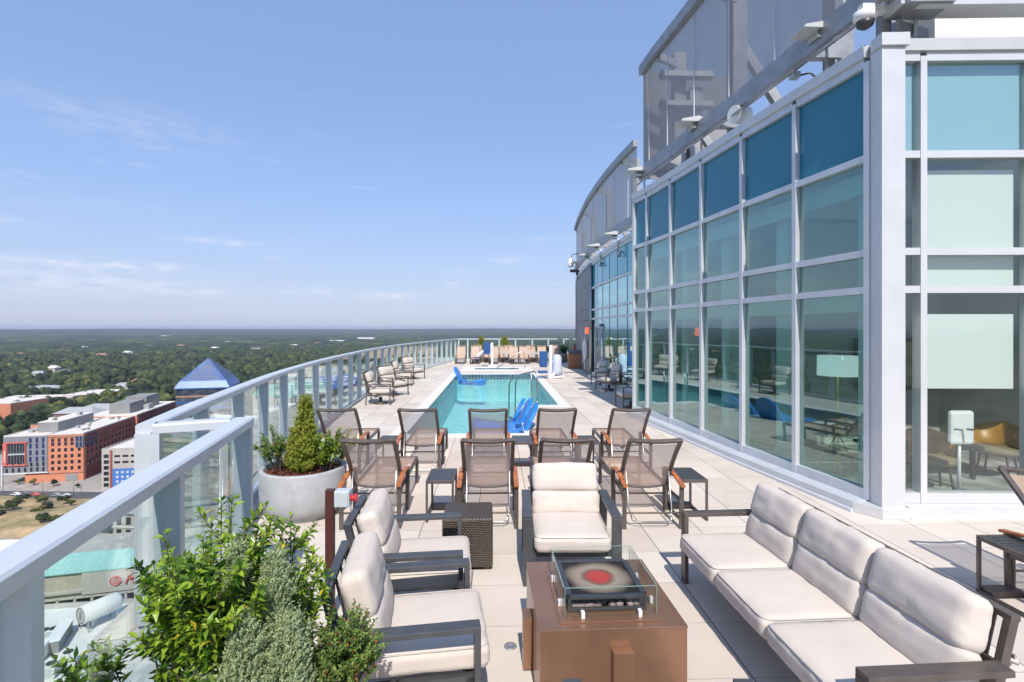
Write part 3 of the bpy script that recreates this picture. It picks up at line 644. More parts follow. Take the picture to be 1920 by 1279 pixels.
b = MB(); b.sweep([(-11,0),(-8,3.6),(-3,5.6),(3,5.6),(8,3.6),(11,0)], (10,35,B.h+.2), (10,69,B.h+.2), (1,0,0), (0,0,1)); obj('curved_roof', b, C_['bright_blue_panel'], B.e)
for k, (px0, px1, py, d, wl, rf, lb) in enumerate([(600,640,712,420,'brown_wall','white_roof','brown walled building with a pale roof beyond the white apartments'),(655,700,700,470,'cream_wall','metal_roof','cream building with a grey roof beyond the white apartments'),(520,556,706,470,'slate_wall','white_roof','slate grey building beyond the cream hall'),(716,770,690,560,'brown_wall','white_roof','brick building furthest along behind the balustrade'),(780,850,672,760,'cream_wall','white_roof','pale building far beyond the end of the balustrade'),(560,600,690,620,'tan_wall','tile_roof','tan building with reddish roof among trees beyond the hall')]):
    low(lb, px0, px1, py, d, 24, wl, rf, R(3*k-6), nwin=6)
# banded block right under the jog of the balustrade
B = Bld('office_tower', 'office tower with pale floor bands and dark ribbon windows seen through the near balustrade glass', X_(302, 165), 165, 22, 20, Z_(800, 165), R(-14)); B.body('slate_wall')
for k in range(14):
    b = MB(); b.box((11, 10, B.h-.6-k*3.4), (22.8, 20.8, 1.1)); obj('floor_band', b, C_['tan_wall' if k % 3 else 'cream_wall'], B.e)
B.roof('rooftop_white', par=.9)
# cream turret tower and terraces
def turret(xc, d, w_, zt, lb):
    B = Bld('turret_building', lb, xc, d, w_, w_, zt, R(-4)); B.body('cream_wall'); b = MB(); h = B.h; e = .6
    b.add([(-e,-e,h),(w_+e,-e,h),(w_+e,w_+e,h),(-e,w_+e,h),(w_/2,w_/2,h+3.2)], [(0,1,4),(1,2,4),(2,3,4),(3,0,4),(0,3,2,1)]); obj('glass_roof', b, M['spandrel_pale'] if False else C_['metal_roof'], B.e)
    B.win('front', [w_*.28, w_*.72], [h-2.2-k*3.6 for k in range(6)], w_*.22, 2.2); B.win('right', [w_*.3, w_*.7], [h-2.2-k*3.6 for k in range(6)], w_*.22, 2.2); B.box('cornice', (w_/2, w_/2, h-4.0), (w_+.5, w_+.5, .3), 'white_paint'); B.done()
turret(X_(212, 150), 150, 6.6, Z_(962, 150), 'cream turret with a hipped metal roof seen under the near handrail')
turret(X_(140, 150), 146, 6.6, Z_(1016, 150), 'lower cream turret partly under the near handrail')
low('dark flat roofed block between the two cream turrets', 158, 208, 998, 172, 14, 'tan_wall', 'dark_roof', R(-5), nwin=3)
low('tan terrace block right of the tall turret', 252, 300, 975, 175, 16, 'tan_wall', 'tile_roof', R(-5), nwin=3)
low('white roofed shed at the near edge of the sandy field', -90, 46, 1036, 182, 9, 'white_paint', 'rooftop_white', R(4))
# podium with turquoise awning and red lettering
dz = 105
B = Bld('hotel_podium', 'pink beige podium with a turquoise glass awning and a red script sign', X_(-60, dz), dz, 50, 22, Z_(1097, dz), R(15)); B.body('tan_wall'); B.roof('garage_concrete', par=.4)
b = MB(); b.sweep([(0,0),(4.4,2.6),(4.4,2.75),(0,.15)], (-2,-.6,B.h+.3), (50,-.6,B.h+.3), (0,1,0), (0,0,1)); obj('awning', b, C_['teal_panel'], B.e); C_['teal_panel']
b = MB()
for k in range(90): b.bar((-2+k*.58,-.62,B.h+.47), (-2+k*.58,3.8,B.h+3.08), .10, .08)
obj('awning_rib', b, C_['pale_wall'], B.e)
B.win('front', fr(0, 50, 16), [B.h-6.4], 2.3, 2.2); b = MB()
for k in range(17): b.box((k*50/16, -.3, B.h-6.6), (.5, .8, 3.4))
obj('pier', b, C_['cream_wall'], B.e); B.box('sign_band', (31, -.35, B.h-2.1), (22, .7, 4.6), 'cream_wall'); B.box('ledge', (10, -.4, B.h-3.6), (20, .9, .5), 'garage_concrete'); B.box('ledge', (25, -.3, B.h-4.9), (50, .8, .35), 'cream_wall')
def text_mesh(body, size, depth):
    cu = bpy.data.curves.new('lettering', 'FONT'); cu.body = body; cu.size = size; cu.extrude = depth; cu.shear = .35
    t = bpy.data.objects.new('lettering', cu); COL.objects.link(t); dg = bpy.context.evaluated_depsgraph_get(); me = bpy.data.meshes.new_from_object(t.evaluated_get(dg)); bpy.data.objects.remove(t); bpy.data.curves.remove(cu); return me
me = text_mesh('Mar', 2.7, .12); me.materials.append(M['red']); o = bpy.data.objects.new('sign_letter', me); COL.objects.link(o); o.parent = B.e; o.location = (27.9, -.84, B.h-3.0); o.rotation_euler = (R(90), 0, 0)
b = MB(); b.tube([(1.0*math.cos(a), 0, 1.0*math.sin(a)) for a in [k*math.pi/10 for k in range(20)]], .13, 6, closed=True)
for k in range(5): b.bar((-.8+.1*k*k*.3, 0, -.6+k*.3), (.8-.05*k, 0, -.5+k*.3), .1, .12)
o = obj('sign_emblem', b, M['red'], B.e); o.location = (26.3, -.8, B.h-2.1); B.done()
# white plant roof in the lower left
RZ = -52.0; d1 = 84
B = Bld('plant_roof_building', 'building with a white roof crowded with plant, seen low through the near glass', X_(-40, d1)-14, 72, 40, 25, RZ, R(8)); B.body('garage_concrete'); B.roof('rooftop_white', par=1.1, pm='garage_concrete'); B.done()
PR = B.e
def onroof(px, py): d = 960*(2.2-RZ-.2)/(py-617); return X_(px, d), d
def ac_unit(px, py, w_, dp, h, lb, fans=2, rz=R(20)):
    x, d = onroof(px, py); t = thing('rooftop_air_conditioner', lb, 'air conditioner', W(x, d, RZ+.21), rz, 'rooftop plant units'); t['group'] = 'rooftop plant units'
    b = MB(); b.box((0,0,h/2+.25), (w_,dp,h-.1)); b.box((0,0,.12), (w_*.9,dp*.9,.24)); obj('casing', b, C_['rooftop_white'], t, .04)
    for k in range(fans):
        u = (k-(fans-1)/2)*w_/max(fans,1); b = MB(); b.lathe([(.62,0),(.66,.14),(.56,.14),(.55,.04),(.12,.03),(.1,.1),(0,.1)], 20, (u, 0, h+.2)); obj('fan_grille', b, M['darkmetal'], t)
    b = MB()
    for k in range(7): b.box((-w_*.5-.01, 0, .5+k*h*.1), (.05, dp*.7, .08))
    for k in range(7): b.box((0, -dp*.5-.01, .5+k*h*.1), (w_*.7, .05, .08))
    obj('louvre', b, M['graybox'], t)
ac_unit(58, 1240, 3.9, 2.2, 2.1, 'twin fan air conditioner beside the post at the left edge')
ac_unit(128, 1252, 2.0, 1.8, 2.3, 'tall narrow air conditioner with louvred front, rightmost of the low row', 1)
ac_unit(84, 1272, 3.0, 1.8, 1.9, 'pale air conditioner just left of the tall narrow one')
ac_unit(50, 1276, 2.4, 1.4, 1.5, 'air conditioner lowest at the left edge of the white roof', 1)
x, d = onroof(112, 1205); t = thing('duct_housing', 'long white duct housing on the white roof behind the air conditioners', 'duct', W(x, d, RZ+.21), R(24)); b = MB(); b.box((0,0,1.0), (1.7,7,2.0)); obj('casing', b, C_['grey_metal_box'], t, .05); b = MB(); b.box((0,0,2.06), (2.0,7.3,.12)); obj('cap', b, C_['white_paint'], t)  # grey casing colour holds the shade on the white housing's sides
x, d = onroof(188, 1170); t = thing('roof_tank', 'horizontal white cylinder fan unit standing on legs on the white roof', 'roof fan', W(x, d, RZ+.21), R(-28)); b = MB()
b.tube([(0,-3,3.0),(0,2.6,3.0),(0,3.2,3.0)], [1.6,1.6,1.2], 28); obj('drum', b, C_['rooftop_white'], t); b = MB()
for sx in (-1,1):
    for sy in (-2.4,2.2): b.bar((sx*1.1,sy,2.4),(sx*1.3,sy,0), .16,.16)
obj('leg', b, C_['metal_roof'], t); b = MB(); b.tube([(1.3*math.cos(a),-3.05,3.0+1.3*math.sin(a)) for a in [k*math.pi/12 for k in range(24)]], .1, 6, closed=True)
for k in range(6): a = k*math.pi/6; b.bar((1.25*math.cos(a),-3.06,3+1.25*math.sin(a)),(-1.25*math.cos(a),-3.06,3-1.25*math.sin(a)),.06,.06)
obj('fan_grille', b, C_['grey_metal_box'], t)
x, d = onroof(166, 1172); t = thing('roof_hatch', 'square white vent box with a glazed side beside the cylinder fan', 'roof vent', W(x, d, RZ+.21), R(10)); b = MB(); b.box((0,0,.9), (2.4,2.2,1.8)); obj('casing', b, C_['rooftop_white'], t, .04); b = MB(); b.box((0,-1.12,.95), (2,.06,1.2)); obj('pane', b, M['mirror_band'], t)

ac_unit(150, 1268, 2.2, 1.6, 1.8, 'small air conditioner right of the tall narrow one', 1)
ac_unit(205, 1262, 2.4, 1.6, 1.5, 'air conditioner partly behind the shrub, rightmost on the roof')
ac_unit(92, 1195, 2.6, 1.5, 1.2, 'low flat air conditioner at the upper left of the white roof', 2)
# streets and field
def patch(name, pts, m, z, kind='structure'):
    b = MB(); b.add([tuple(W(x, d, z)) for x, d in pts], [tuple(range(len(pts)))]); return struct(name, b, M.get(m) or C_[m], fixn=False)
patch('pavement', [(-420,150),(-420,345),(-130,345),(-130,60),(-30,60),(-30,20),(-200,20)], 'pave_far', GZ+.04)
patch('road', [(-430,262),(-430,272),(-150,262),(-120,240),(-100,180),(-112,180),(-132,236),(-156,252)], 'asphalt', GZ+.08)
patch('parking_lot', [(-150,280),(-150,340),(-90,340),(-60,280)], 'asphalt', GZ+.08)
o = polar('sandy_field', 150, 180, 2, -60, -59, 2, lambda X, Y, r: 0*X+GZ, M['dirt'], 'structure'); bpy.data.objects.remove(o)
b = MB(); nx, ny = 40, 24; V = []
for j in range(ny+1):
    for i in range(nx+1):
        x = -380+i*(200/nx); d = 206+j*(48/ny); e = min(1, min(i, nx-i, j, ny-j)/3); p = W(x, d, 0); V.append((p.x, p.y, GZ+.1+e*(2.6+3.0*noise.noise(Vector((x*.03, d*.05, 0)))+.8*noise.noise(Vector((x*.15, d*.15, 3))))))
b.add(V, [(j*(nx+1)+i, j*(nx+1)+i+1, (j+1)*(nx+1)+i+1, (j+1)*(nx+1)+i) for j in range(ny) for i in range(nx)], True); struct('field', b, M['dirt'])
KEEP += [(-420,-150,150,272), (-150,-60,20,300), (-60,30,20,330)]
bushm = mesh('foliage', crown_mb(77, 2.2, 3.0, 7), False); bushm.materials.append(M['canopy'])
BP = sorted((-255+random.random()*75, 212+random.random()*34) for _ in range(26))
for k in range(26):
    x, d = BP[k]; o = bpy.data.objects.new('shrub', bushm); COL.objects.link(o); o.location = W(x, d, GZ+2.4); s = random.uniform(.7,1.7); o.scale = (s,s,s*.8); o.rotation_euler = (0,0,random.uniform(0,6))
    tag(o, 'scrubby bush on the sandy field, %s from the left' % ordn(k), 'shrub', 'bushes on the sandy field')
for k, (px, d, s) in enumerate([(64, 276, .45),(100, 274, .5),(36, 277, .4),(146, 272, .3)]):
    tree(X_(px, d), d, 5, s, ['small yellowing street tree under the orange wall','small street tree before the loading door','small street tree under the grey block','thin street tree at the dark red corner'][k])
# parked cars
CARP = None
for k, (px, d, cc, lb) in enumerate([(30, 259, 'white_paint', 'white parked car leftmost on the street'), (48, 259, 'slate_wall', 'dark parked car left of the red one'), (66, 258.5, 'coral_frame', 'small red parked car on the street'), (106, 258, 'metal_roof', 'silver parked car before the loading door'), (124, 257, 'white_paint', 'white parked car nearest the handrail')]):
    if CARP is None:
        pr = [(-2.2,.35),(-2.25,.75),(-1.6,.9),(-1.1,1.38),(.5,1.42),(1.2,.95),(2.1,.82),(2.25,.4)]
        b = MB(); b.sweep(pr, (0,-.85,0), (0,.85,0), (1,0,0), (0,0,1)); bod = mesh('body', b); b = MB(); b.sweep([(-1.45,.92),(-1.05,1.33),(.45,1.36),(1.05,.95)], (0,-.87,0), (0,.87,0), (1,0,0), (0,0,1)); gl = mesh('window', b); gl.materials.append(M['win'])
        b = MB(); b.tube([(0,-.12,.34),(0,.12,.34)], .34, 14); wh = mesh('wheel', b); wh.materials.append(M['black']); CARP = 1
    t = thing('parked_car', lb, 'car', W(X_(px, d), d, GZ+.09), R(-4), 'cars parked along the street below'); m2 = bod.copy(); m2.materials.append(C_[cc]); obj('body', m2, None, t); obj('window', gl, None, t)
    for sx in (-1.4, 1.35):
        for sy in (-.78, .78): o = obj('wheel', wh, None, t); o.location = (sx, sy, 0)
# street lamps
def lamp(px, d, lb):
    t = thing('street_lamp', lb, 'street lamp', W(X_(px, d), d, GZ), 0, 'street lamps on the street below'); b = MB(); b.tube([(0,0,0),(0,0,8.6),(.5,0,9),(1.6,0,9)], .12, 6); obj('pole', b, C_['metal_roof'], t); b = MB(); b.box((1.9,0,8.95), (.9,.4,.15)); obj('lamp_head', b, C_['grey_metal_box'], t)
for k, px in enumerate((6, 80, 138, 152)): lamp(px, 262-k*3, ['leftmost street lamp before the grey block','street lamp before the orange wall','street lamp before the loading door','rightmost street lamp near the handrail'][k])
# trees you can tell apart
n_t = 0; random.seed(11)
HT = [(0,50,790,470),(0,45,800,380)]
def add_tree(x, d, k, s, where):
    tree(x, d, k, s, SIZEW[k]+' tree '+where, group='trees in the nearer woodland')
TL = []
for (px, py, n, w2, h2, where) in [(30, 790, 26, 60, 55, 'left of the orange office roof'), (70, 765, 16, 45, 18, 'before the brick building'), (150, 760, 22, 60, 14, 'around the long brick building'), (220, 745, 26, 60, 20, 'above the further office roof'), (300, 722, 26, 70, 18, 'left of the glass tower'), (60, 722, 36, 110, 18, 'behind the pale halls'), (200, 700, 34, 120, 18, 'in the middle of the wooded plain'), (480, 700, 30, 60, 16, 'right of the glass tower'), (420, 690, 20, 90, 14, 'behind the glass tower'), (600, 700, 30, 60, 26, 'seen over the balustrade'), (760, 690, 20, 60, 18, 'seen through the far balustrade')]:
    for _ in range(n):
        for _t in range(20):
            x = px+random.uniform(-w2, w2); y = py+random.uniform(-h2, h2); d = 960*(2.2-GZ-8)/(y-617); xc = X_(x, d)
            if free(xc, d): TL.append((where, x, xc, d)); n_t += 1; break
TL.sort(key=lambda q: (q[0], q[1])); cnt = {}
for where, x, xc, d in TL:
    i = cnt.get(where, 0); cnt[where] = i+1; k = random.randrange(6)
    tree(xc, d, k, random.uniform(1.15, 1.8), '%s tree %s, %s from the left there' % (SIZEW[k], where, ordn(i)), group='trees in the nearer woodland')
print('trees', n_t)
KEEP.append((-420,-100,100,345))
# the woodland that reads as one mass
rng = np.random.default_rng(5)
tmpl = []
for sd_ in range(5):
    rnd = random.Random(sd_); mb = MB(); v, f = I1
    for k in range(5):
        a = rnd.uniform(0, 6.28); q = rnd.random()*3.2; r = rnd.uniform(2.6, 4.0); z = rnd.uniform(5.5, 9.5); off = Vector((rnd.random()*40,)*3)
        mb.add([(q*math.cos(a)+p[0]*r*(.8+.4*noise.noise(Vector(p)*2+off)), q*math.sin(a)+p[1]*r*(.8+.4*noise.noise(Vector(p)*2+off*2)), z+p[2]*r*.9*(.8+.4*noise.noise(Vector(p)*2-off))) for p in v], f)
    tmpl.append((np.array(mb.v), np.array(mb.f)))
keep = np.array(KEEP)
def scatter(name, r0, r1, a0, a1, spacing, lbl):
    n = int((math.radians(a1-a0))*.5*(r1*r1-r0*r0)/(spacing**2)); r = np.sqrt(rng.uniform(r0*r0, r1*r1, n)); a = np.radians(rng.uniform(a0, a1, n)); x = r*np.sin(a); d = r*np.cos(a)
    ok = np.ones(n, bool)
    for k in keep: ok &= ~((x > k[0]) & (x < k[1]) & (d > k[2]) & (d < k[3]))
    ok &= vnoise(x, d, 140, 41) > .17
    x, d = x[ok], d[ok]; n = len(x); wx = x*CT+d*ST; wy = -x*ST+d*CT; VS = []; FS = []; o = 0
    hz = relief(wx, wy, np.hypot(wx, wy))
    for t, (tv, tf) in enumerate(tmpl):
        idx = np.where(np.arange(n) % 5 == t)[0]; m = len(idx); s = rng.uniform(1.2, 2.2, m); ro = rng.uniform(0, 6.28, m); c, q = np.cos(ro), np.sin(ro)
        P = tv[None]*s[:,None,None]; X = P[...,0]*c[:,None]-P[...,1]*q[:,None]+wx[idx,None]; Y = P[...,0]*q[:,None]+P[...,1]*c[:,None]+wy[idx,None]; Z = P[...,2]+GZ+hz[idx,None]-2.0*s[:,None]
        VS.append(np.stack([X,Y,Z],-1).reshape(-1,3)); FS.append((tf[None]+(np.arange(m)*len(tv))[:,None,None]+o).reshape(-1,3)); o += m*len(tv)
    co = np.concatenate(VS); fc = np.concatenate(FS).astype(np.int32); me = bpy.data.meshes.new(name); me.vertices.add(len(co)); me.vertices.foreach_set('co', co.ravel()); me.loops.add(fc.size); me.loops.foreach_set('vertex_index', fc.ravel()); me.polygons.add(len(fc))
    me.polygons.foreach_set('loop_start', np.arange(len(fc), dtype=np.int32)*3); me.polygons.foreach_set('loop_total', np.full(len(fc), 3, dtype=np.int32)); me.update(); me.materials.append(M['forest']); ob = bpy.data.objects.new(name, me); COL.objects.link(ob); tag(ob, lbl, 'woodland', kind='stuff'); print(name, n)
scatter('woodland', 360, 1250, -50, 9, 15.5, 'dense woodland between the low buildings and the glass tower')
scatter('woodland', 1250, 2500, -49, 9, 18, 'woodland stretching away behind the glass tower')
# ------------------------------------------------------------------ deck, pool
def Wc(xc, d, z=0): return W(xc, d, z)
PX0, PX1, PXN = -1.88, 1.80, .60          # pool inner edges (world X); PXN = notch edge
PY0, PYN, PY1 = 10.75, 14.75, 25.0
SPX0, SPX1, SPY0, SPY1 = -1.15, 1.25, 27.7, 28.9
# balustrade path (cam coords), far curve from jog to far corner
RAILC = [(-2.62,3.67),(-2.90,4.66),(-3.31,6.34),(-3.66,7.85),(-3.93,9.30),(-4.29,11.6),(-4.58,14.3),(-4.81,16.8),(-4.95,19.6),(-5.00,22.6),(-4.90,25.8),(-4.65,29.2),(-4.28,33.0),(-3.86,36.4)]
def deck():
    b = MB(); xs0 = -7.5; xs1 = 9
    out = [W(x-.22, d-.05) for x, d in RAILC]
    # strips of deck around the pool and spa holes, all in one sheet (z = 0), thickness below
    def quad(x0, y0, x1, y1): b.add([(x0,y0,0),(x1,y0,0),(x1,y1,0),(x0,y1,0)], [(0,1,2,3)])
    quad(PX1+.31, PY0-.31, 9, PY1+.31); quad(PXN+.31, PY0-.31, PX1+.31, PYN-.31)
    b.add([(9,-4,0),(9,PY0-.31,0),(-3,PY0-.31,0),(-3,4.68,0),(-2.85,3.66,0),(-2.12,3.92,0),(-1.35,.45,0),(-1.2,-.6,0),(-1.2,-4,0)], [tuple(range(9))]); quad(-3.0, PY0-.31, PX0-.31, PY1+.31)
    quad(-3.0, PY1+.31, 9, SPY0-.4); quad(-3.0, SPY0-.4, SPX0-.7, SPY1+.4); quad(SPX1+.7, SPY0-.4, 9, SPY1+.4); quad(-3.0, SPY1+.4, 9, 36.6)
    # left part bounded by the curve
    pts = [(p.x, p.y) for p in out]; pts[-1] = (pts[-1][0], 36.6)
    nL = [(-3.0, max(p[1], -4)) for p in pts]
    for i in range(1, len(pts)-1):
        b.add([(pts[i][0],pts[i][1],0),(nL[i][0],nL[i][1],0),(nL[i+1][0],nL[i+1][1],0),(pts[i+1][0],pts[i+1][1],0)], [(0,1,2,3)])
    struct('deck', b, M['pavers'], fixn=False)
    e = MB()
    path = [(-1.2,-4),(-1.2,-.6),(-1.35,.45),(-2.12,3.92),(-2.85,3.66)]+pts[1:]
    for i in range(len(path)-1):
        a = Vector((*path[i], 0)); c = Vector((*path[i+1], 0)); t = (c-a).normalized(); nrm = Vector((t.y, -t.x, 0))
        e.add([a+Vector((0,0,-.004)), c+Vector((0,0,-.004)), c+Vector((0,0,-1.2)), a+Vector((0,0,-1.2))], [(0,1,2,3)])
    struct('deck_edge', e, M['alu'])
deck()
def coping(nm, poly, wd, m, z1=.012, z0=-.2):
    b = MB(); n = len(poly); P = [Vector((x, y, 0)) for x, y in poly]; I = []; O = []
    for i in range(n):
        a, c, e = P[i-1], P[i], P[(i+1) % n]; t0 = (c-a).normalized(); t1 = (e-c).normalized(); n0 = Vector((t0.y,-t0.x,0)); n1 = Vector((t1.y,-t1.x,0)); k = (n0+n1); k = k/ max(.3, k.length_squared)*2
        I.append(c); O.append(c+k*wd)
    V = [(p.x,p.y,z1) for p in I]+[(p.x,p.y,z1) for p in O]+[(p.x,p.y,z0) for p in I]+[(p.x,p.y,z0) for p in O]; F = []
    for i in range(n):
        j = (i+1) % n; F += [(i,j,n+j,n+i), (i,2*n+i,2*n+j,j), (n+i,n+j,3*n+j,3*n+i)]
    b.add(V, F); return struct(nm, b, m, bevel=.008)
poolpoly = [(PX0,PY0),(PXN,PY0),(PXN,PYN-.25),(PXN+.08,PYN-.07),(PXN+.25,PYN),(PX1,PYN),(PX1,PY1),(PX0,PY1)]
M['coping'] = mat('white_coping', (.74,.725,.70), .6, 0, 4, .03)
coping('pool_coping', poolpoly, .31, M['coping'])
b = MB(); n = len(poolpoly)
b.add([(x,y,-.2) for x,y in poolpoly]+[(x,y,-1.25) for x,y in poolpoly], [(i,(i+1)%n,n+(i+1)%n,n+i) for i in range(n)]+[tuple(range(n,2*n))])
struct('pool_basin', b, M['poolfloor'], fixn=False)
b = MB(); P2 = [(x,y) for x,y in poolpoly]; b.add([(x,y,-.015) for x,y in P2]+[(x,y,-.26) for x,y in P2], [(i,(i+1)%n,n+(i+1)%n,n+i) for i in range(n)]); b.v = [(x+(.006 if x<0 else -.006), y+(.006 if y<11 else -.006), z) for x,y,z in b.v]; struct('waterline_tiles', b, M['pooltile'], fixn=False)
b = MB(); nx, ny = 40, 150; 
b.add([(x,y,-.11) for x,y in poolpoly], [tuple(range(n))]); struct('pool_water', b, M['water'], fixn=False)
b = MB()
for k in range(3): b.box((PXN+.6, PYN+.35+k*.3, -.35-.25*k), (1.1, .3, .5))
struct('pool_steps', b, M['poolfloor'])
sp = [(SPX0,SPY0),(SPX1,SPY0),(SPX1,SPY1),(SPX0,SPY1)]
coping('spa_coping', sp, .7, M['coping'], z1=.02)
b = MB(); b.add([(x,y,-.2) for x,y in sp]+[(x,y,-1) for x,y in sp], [(i,(i+1)%4,4+(i+1)%4,4+i) for i in range(4)]+[(4,5,6,7)]); struct('spa_basin', b, M['poolfloor'], fixn=False)
b = MB(); b.add([(x,y,-.01) for x,y in sp]+[(x,y,-.28) for x,y in sp], [(i,(i+1)%4,4+(i+1)%4,4+i) for i in range(4)]); b.v = [(x*.995,y-.004,z) for x,y,z in b.v]; struct('spa_tiles', b, M['pooltile'], fixn=False)
b = MB(); b.add([(x,y,-.2) for x,y in sp], [(0,1,2,3)]); struct('spa_water', b, M['water'], fixn=False)
# small deck drain
p = W(-.0, 3.16); dr = thing('deck_drain', 'small round drain plate in the paving left of the fire table', 'drain', W(X_(957,3.55), 3.55, .001)); b = MB(); b.lathe([(0,.001),(.018,.001),(.02,.004),(.042,.004),(.045,0)], 20); obj('plate', b, M['beam'], dr)

# ------------------------------------------------------------------ balustrades
RH = 1.52
def resample(pts, step, start=0.0):
    P = [Vector((*p, 0)) for p in pts]; out = []; L_ = 0; tgt = start
    for i in range(len(P)-1):
        a, c = P[i], P[i+1]; l_ = (c-a).length
        while tgt <= L_+l_+1e-6: out.append(a.lerp(c, (tgt-L_)/l_)); tgt += step
        L_ += l_
    return out
def smooth(pts, k=6):
    out = []
    for i in range(len(pts)-1):
        p0 = Vector(pts[max(i-1,0)]); p1 = Vector(pts[i]); p2 = Vector(pts[i+1]); p3 = Vector(pts[min(i+2,len(pts)-1)])
        for j in range(k):
            t = j/k; out.append(tuple(.5*((2*p1)+(-p0+p2)*t+(2*p0-5*p1+4*p2-p3)*t*t+(-p0+3*p1-3*p2+p3)*t**3)))
    out.append(pts[-1]); return out
def railing(t, path, posts, wd=.14, ph=.13, pt=.06):
    """path: world xy points; posts: list of (point, tangent)"""
    b = MB(); prof = [(-wd/2,-.065),(wd/2,-.065),(wd/2,-.012),(wd/2-.012,0),(-wd/2+.012,0),(-wd/2,-.012)]
    P = [Vector((*p[:2], RH)) for p in path]; n = len(P); V = []
    for i in range(n):
        tt = (P[min(i+1,n-1)]-P[max(i-1,0)]).normalized(); x = Vector((tt.y,-tt.x,0)); V += [P[i]+x*u+Vector((0,0,v)) for u, v in prof]
    m = len(prof); F = [(i*m+k, i*m+(k+1)%m, (i+1)*m+(k+1)%m, (i+1)*m+k) for i in range(n-1) for k in range(m)]+[tuple(range(m))[::-1], tuple((n-1)*m+k for k in range(m))]
    b.add(V, F); obj('top_rail', b, M['alu'], t)
    b = MB(); V = []
    for i in range(n):
        tt = (P[min(i+1,n-1)]-P[max(i-1,0)]).normalized(); x = Vector((tt.y,-tt.x,0)); V += [Vector((P[i].x,P[i].y,0))+x*u+Vector((0,0,v)) for u, v in ((-.05,.0),(.05,.0),(.05,.09),(-.05,.09))]
    m = 4; b.add(V, [(i*m+k, i*m+(k+1)%m, (i+1)*m+(k+1)%m, (i+1)*m+k) for i in range(n-1) for k in range(m)]+[(0,1,2,3),tuple((n-1)*m+k for k in range(4))]); obj('base_rail', b, M['alu'], t)
    for p, tt in posts:
        b = MB(); x = Vector((tt.y,-tt.x,0)); a = Vector((p.x,p.y,.09)); c = Vector((p.x,p.y,RH-.066)); V = []
        for q in (a, c): V += [q+x*u+tt*v for u, v in ((-ph/2,-pt/2),(ph/2,-pt/2),(ph/2,pt/2),(-ph/2,pt/2))]
        b.add(V, [(0,3,2,1),(4,5,6,7),(0,1,5,4),(1,2,6,5),(2,3,7,6),(3,0,4,7)]); obj('post', b, M['alu'], t)
    for (p, t0), (q, t1) in zip(posts[:-1], posts[1:]):
        tt = (q-p).normalized(); a = p+tt*.045; c = q-tt*.045; x = Vector((tt.y,-tt.x,0))*.006; b = MB(); V = []
        for z in (.11, RH-.09): V += [Vector((r.x,r.y,z))+x*s_ for r in (a, c) for s_ in (-1,1)]
        b.add(V, [(0,2,3,1),(4,5,7,6),(0,1,5,4),(2,6,7,3),(0,4,6,2),(1,3,7,5)]); obj('glass_pane', b, M['rail_glass'], t)
far_c = smooth([tuple(W(x, d)[:2]) for x, d in RAILC])
t = thing('glass_balustrade', 'long curving glass balustrade with closely set pale posts along the left of the pool', 'balustrade')
ps = resample(far_c, 1.24); posts = []
for i, p in enumerate(ps):
    a = ps[max(i-1,0)]; c = ps[min(i+1,len(ps)-1)]; posts.append((p, (c-a).normalized()))
railing(t, far_c, posts)
near = [tuple(W(-2.07+.00, 3.96)[:2]), tuple(W(-1.27,.55)[:2]), tuple(W(-1.16,.05)[:2])]
t = thing('glass_balustrade', 'near glass balustrade beside the foreground planter', 'balustrade')
ps = [Vector((*near[0],0)).lerp(Vector((*near[1],0)), k) for k in (.012, .395, .71, 1.0)]; tt = (ps[1]-ps[0]).normalized()
ps.append(Vector((*near[2],0)))
railing(t, near, [(p, tt) for p in ps])
jog = [tuple(W(-2.07,3.93)[:2]), tuple(W(-2.60,3.69)[:2])]
t = thing('glass_balustrade', 'short cross balustrade joining the near and the curved one', 'balustrade')
a = Vector((*jog[0],0)); c = Vector((*jog[1],0)); tt = (c-a).normalized(); jj = [(a+tt*.08)[:2], (c-tt*.02)[:2]]
railing(t, jj, [(a+tt*.12, tt), (c-tt*.03, tt)], wd=.13)
fy0 = W(-3.86, 36.4); fy1 = W(4.6, 36.4)
t = thing('glass_balustrade', 'far glass balustrade behind the row of pale loungers', 'balustrade')
xs = [(p-960)/960*36.4 for p in (860, 877, 936, 966.6, 998, 1028, 1057, 1084)]; pp = [W(x, 36.4) for x in xs]; tt = (fy1-fy0).normalized()
railing(t, [fy0[:2], fy1[:2]], [(Vector((p.x,p.y,0)), tt) for p in pp], ph=.08, pt=.10)

